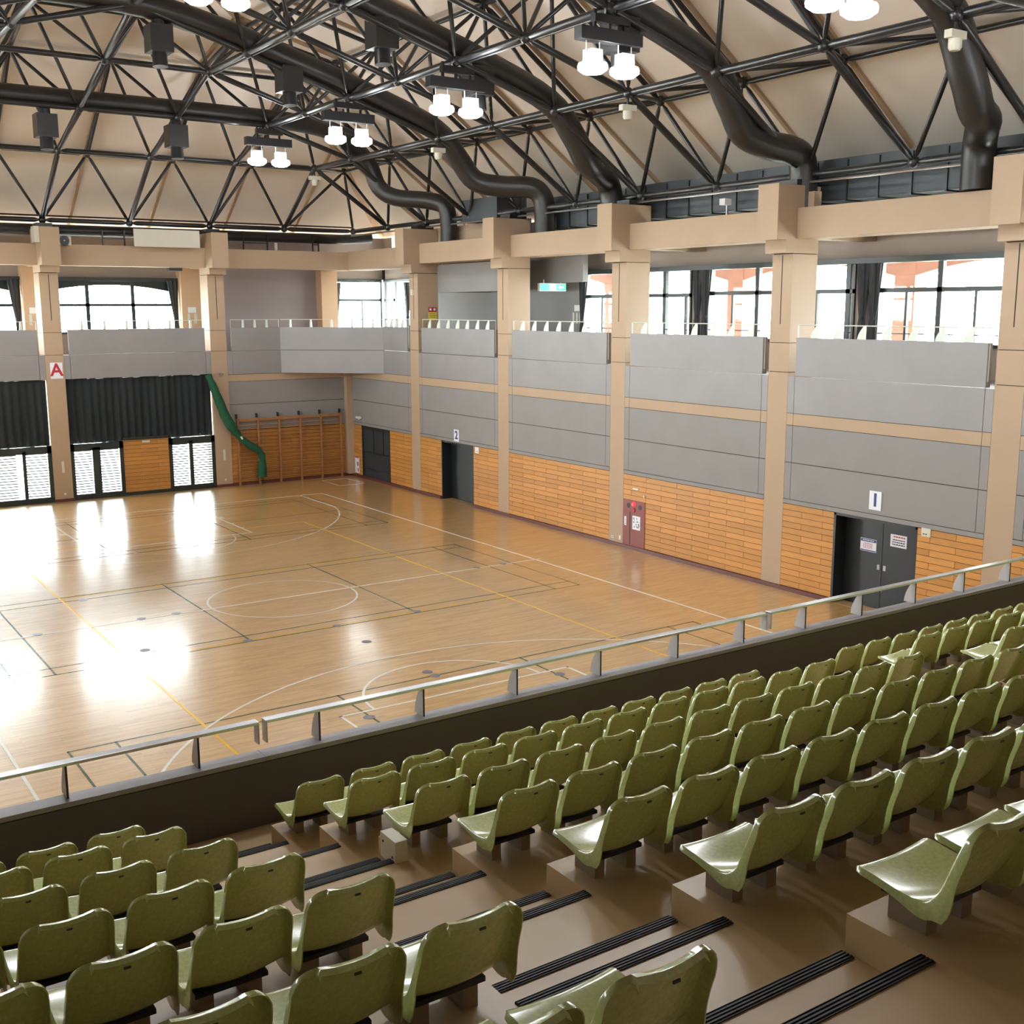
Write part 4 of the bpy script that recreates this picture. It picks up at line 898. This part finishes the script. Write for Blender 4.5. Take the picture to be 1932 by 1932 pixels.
for a_, nm in ((A1, 'near'), (A2, 'far')):
    s = struct('aisle_stairs', (a_[0], tf[0], ZW))
    for r in range(NR):
        zp = tz[r - 1] if r else ZW; zh = (zp + tz[r]) / 2; ym = tf[r] - .325; yb = tf[r + 1] if r < NR - 1 else -28
        B(a_[0], a_[1], ym - .01, tf[r], zp - 1.0, zh).build('half_step', M_step, s); B(a_[0], a_[1], yb - .01, ym, zp - 1.0, tz[r]).build('step', M_step, s)
        for yy, zz in ((tf[r], zh), (ym, tz[r])):
            mb = MB().box(a_[0] + .01, a_[1] - .01, yy - .052, yy + .004, zz, zz + .006)
            mb.box(a_[0] + .01, a_[1] - .01, yy - .002, yy + .006, zz - .03, zz + .006)
            for k in range(3): mb.box(a_[0] + .012, a_[1] - .012, yy - .044 + k * .015, yy - .037 + k * .015, zz + .006, zz + .010)
            mb.build('nosing', M_nose, s)
t = thing('step_box', 'pale grey junction box on the end of a tier beside the steps', 'box', (-7.36, -19.45, tz[2] - .16)); B(-7.40, -7.315, -19.56, -19.36, 3.575 - .02, 3.72 + .0).build('case', M_cream, t, bevel=.004)
for q, zz in ((-19.40, 3.67), (-19.52, 3.61)): B(-7.404, -7.40, q - .006, q + .006, zz - .006, zz + .006).build('screw', M_ink, t)

# rails on the stand parapet
YR0 = -16.60
def stand_rail(x0, x1, posts, lab, endl, endr):
    t = thing('stand_handrail', lab, 'railing', ((x0 + x1) / 2, YR0, 3.235))
    B(x0, x1, YR0 - .045, YR0 + .045, 3.50, 3.525).build('rail', M_steel, t, bevel=.003)
    if endl: B(x0, x0 + .012, YR0 - .045, YR0 + .045, 3.33, 3.51).build('rail_end', M_fin, t)
    if endr: B(x1 - .012, x1, YR0 - .045, YR0 + .045, 3.33, 3.51).build('rail_end', M_fin, t)
    for p in posts:
        fin(MB(), 'x', YR0 - .03, p, 3.235, 3.50, .16, .016, 1).build('post', M_fin, t)
        B(p - .008, p + .008, YR0 - .032, YR0 - .028, 3.235, 3.50).build('post_edge', M_ink, t)
stand_rail(-12.5, -7.115, [-10.65, -9.66, -8.655, -7.63], 'steel handrail on the stand parapet at the left edge', False, True)
stand_rail(-7.055, -1.10, [-6.565, -5.533, -4.50, -3.475, -2.43, -1.45], 'steel handrail on the stand parapet, long middle length before the free throw line', True, True)
stand_rail(-1.04, 4.92, [-.45, .545, 1.565, 2.57, 3.59, 4.5], 'steel handrail on the stand parapet running to the right edge', True, True)

# ------------------------------------------------------------------ bucket seats
def seat_shell():
    prof = [(.452, -.318), (.455, -.306), (.444, -.296), (.40, -.298), (.33, -.306), (.25, -.317), (.19, -.318), (.150, -.306), (.122, -.280), (.102, -.240), (.083, -.18), (.062, -.115), (.040, -.055), (.020, -.008), (.010, .012), (.002, .020)]
    P = [Vector((0, a_, b_)) for a_, b_ in prof]; P = [p for p in smooth_path(P, 2)]
    n = len(P); Lc = [0.0]
    for i in range(1, n): Lc.append(Lc[-1] + (P[i] - P[i - 1]).length)
    T = Lc[-1]; us = [-1, -.96, -.85, -.6, -.3, 0, .3, .6, .85, .96, 1]
    vs = []; cols = len(us) + 4
    for i in range(n):
        t_ = (P[min(i + 1, n - 1)] - P[max(i - 1, 0)]).normalized(); nrm = Vector((0, -t_.z, t_.y))
        if nrm.z < -0.2 and False: nrm = -nrm
        # front-to-back travel: normal must point up on the pan and forward on the back
        if (i < n * .45 and nrm.z < 0) or (i >= n * .45 and nrm.y < 0): nrm = -nrm
        d0, d1 = Lc[i], T - Lc[i]; hw = .197 if Lc[i] < .3 else .197 - .012 * min(1, (Lc[i] - .3) / .3)
        def rnd(d, r): return 0 if d >= r else r - math.sqrt(max(0, r * r - (r - d) ** 2))
        hw -= rnd(d0, .045) + rnd(d1, .075)
        u_ = Lc[i] / T
        bend = math.exp(-((u_ - .47) / .13) ** 2); dep = .018 + .042 * bend + (.026 if u_ > .5 else .004) * min(1, d1 / .1)
        dep *= min(1, .3 + d0 / .05)
        row = []
        for s_ in (-1, 1):
            e = Vector((s_ * hw, P[i].y, P[i].z)) + nrm * (.012 + .010 * bend)
            row.append((e + Vector((s_ * .012, 0, 0)) - nrm * dep, e + Vector((s_ * .008, 0, 0)) - nrm * .010))
        vs += [row[0][0], row[0][1]]
        for u in us: vs.append(Vector((u * hw, P[i].y, P[i].z)) + nrm * (.012 + .010 * bend) * (u * u))
        vs += [row[1][1], row[1][0]]
    # rolled flange along the top and front
    def endrow(i, dv, dv2):
        k0 = i * cols
        out = []
        for c in range(cols):
            out.append(Vector(vs[k0 + c]) + dv)
        return out
    top = endrow(n - 1, Vector((0, -.022, .003)), None); top2 = [p + Vector((0, -.012, -.016)) for p in top]
    fr = endrow(0, Vector((0, -.004, -.014)), None)
    rows = [fr] + [vs[i * cols:(i + 1) * cols] for i in range(n)] + [top, top2]
    V = [p for r_ in rows for p in r_]; F = []
    for i in range(len(rows) - 1):
        for c in range(cols - 1): F.append((i * cols + c, i * cols + c + 1, (i + 1) * cols + c + 1, (i + 1) * cols + c))
    me = bpy.data.meshes.new('seat_shell'); me.from_pydata([(p.x, p.y - .2, p.z + .46) for p in V], [], F)
    bm = bmesh.new(); bm.from_mesh(me); bmesh.ops.remove_doubles(bm, verts=bm.verts, dist=.0008); bmesh.ops.recalc_face_normals(bm, faces=bm.faces)
    bmesh.ops.solidify(bm, geom=bm.faces[:], thickness=.005); bmesh.ops.recalc_face_normals(bm, faces=bm.faces)
    bm.to_mesh(me); bm.free(); me.materials.append(M_shell); me.polygons.foreach_set('use_smooth', [True] * len(me.polygons))
    try: me.set_sharp_from_angle(angle=math.radians(55))
    except Exception: pass
    return me
ME_SHELL = seat_shell()
mb = MB(); mb.box(-.15, .15, -.02, .18, .098, .118); ME_PLATE = mb.mesh('bracket_plate', M_black)
mb = MB()
mb.box(-.13, -.07, .0, .16, 0, .10); ME_FOOT = mb.mesh('bracket_foot', M_brk); ME_FOOT2 = MB().box(.07, .13, 0, .16, 0, .10).mesh('bracket_foot', M_brk)
ME_SLOT = B(-.012, .012, -.243, -.238, .452, .460).mesh('back_slot', M_ink)
RN = ['front row', 'second row', 'third row', 'fourth row', 'fifth row', 'sixth row', 'seventh row']
ON = ['first', 'second', 'third', 'fourth', 'fifth', 'sixth', 'seventh', 'eighth', 'ninth', 'tenth', 'eleventh', 'twelfth', 'thirteenth', 'fourteenth', 'fifteenth', 'sixteenth', 'seventeenth', 'eighteenth']
proto = thing('stadium_seat', '', 'seat', (0, 0, 0), 'green bucket seats on the stand')
for me_, nm in ((ME_SHELL, 'shell'), (ME_FOOT, 'foot'), (ME_FOOT2, 'foot'), (ME_PLATE, 'bracket'), (ME_SLOT, 'back_slot')): inst(me_, nm, proto, (0, 0, 0))
used = False
def put_seat(r, x, lab):
    global used
    y, z = slot(r)
    if not in_view((x, y, z), 330): return
    if not used: o = proto; used = True
    else:
        o = proto.copy(); COL.objects.link(o)
        for c in proto.children:
            d = c.copy(); COL.objects.link(d); d.parent = o
    o.location = (x, y + .2, z - .46); o['label'] = lab
for r in range(7):
    for i in range(11): put_seat(r, X0 + i * PIT, 'glossy green bucket seat, %s, %s seat right of the near steps' % (RN[r], ON[i]))
    for i in range(6): put_seat(r, XLFT - i * PIT, 'glossy green bucket seat, %s, %s seat left of the near steps' % (RN[r], ON[i]))
    for i in range(16): put_seat(r, X3 + i * PIT, 'glossy green bucket seat, %s, %s seat beyond the far steps' % (RN[r], ON[i]))
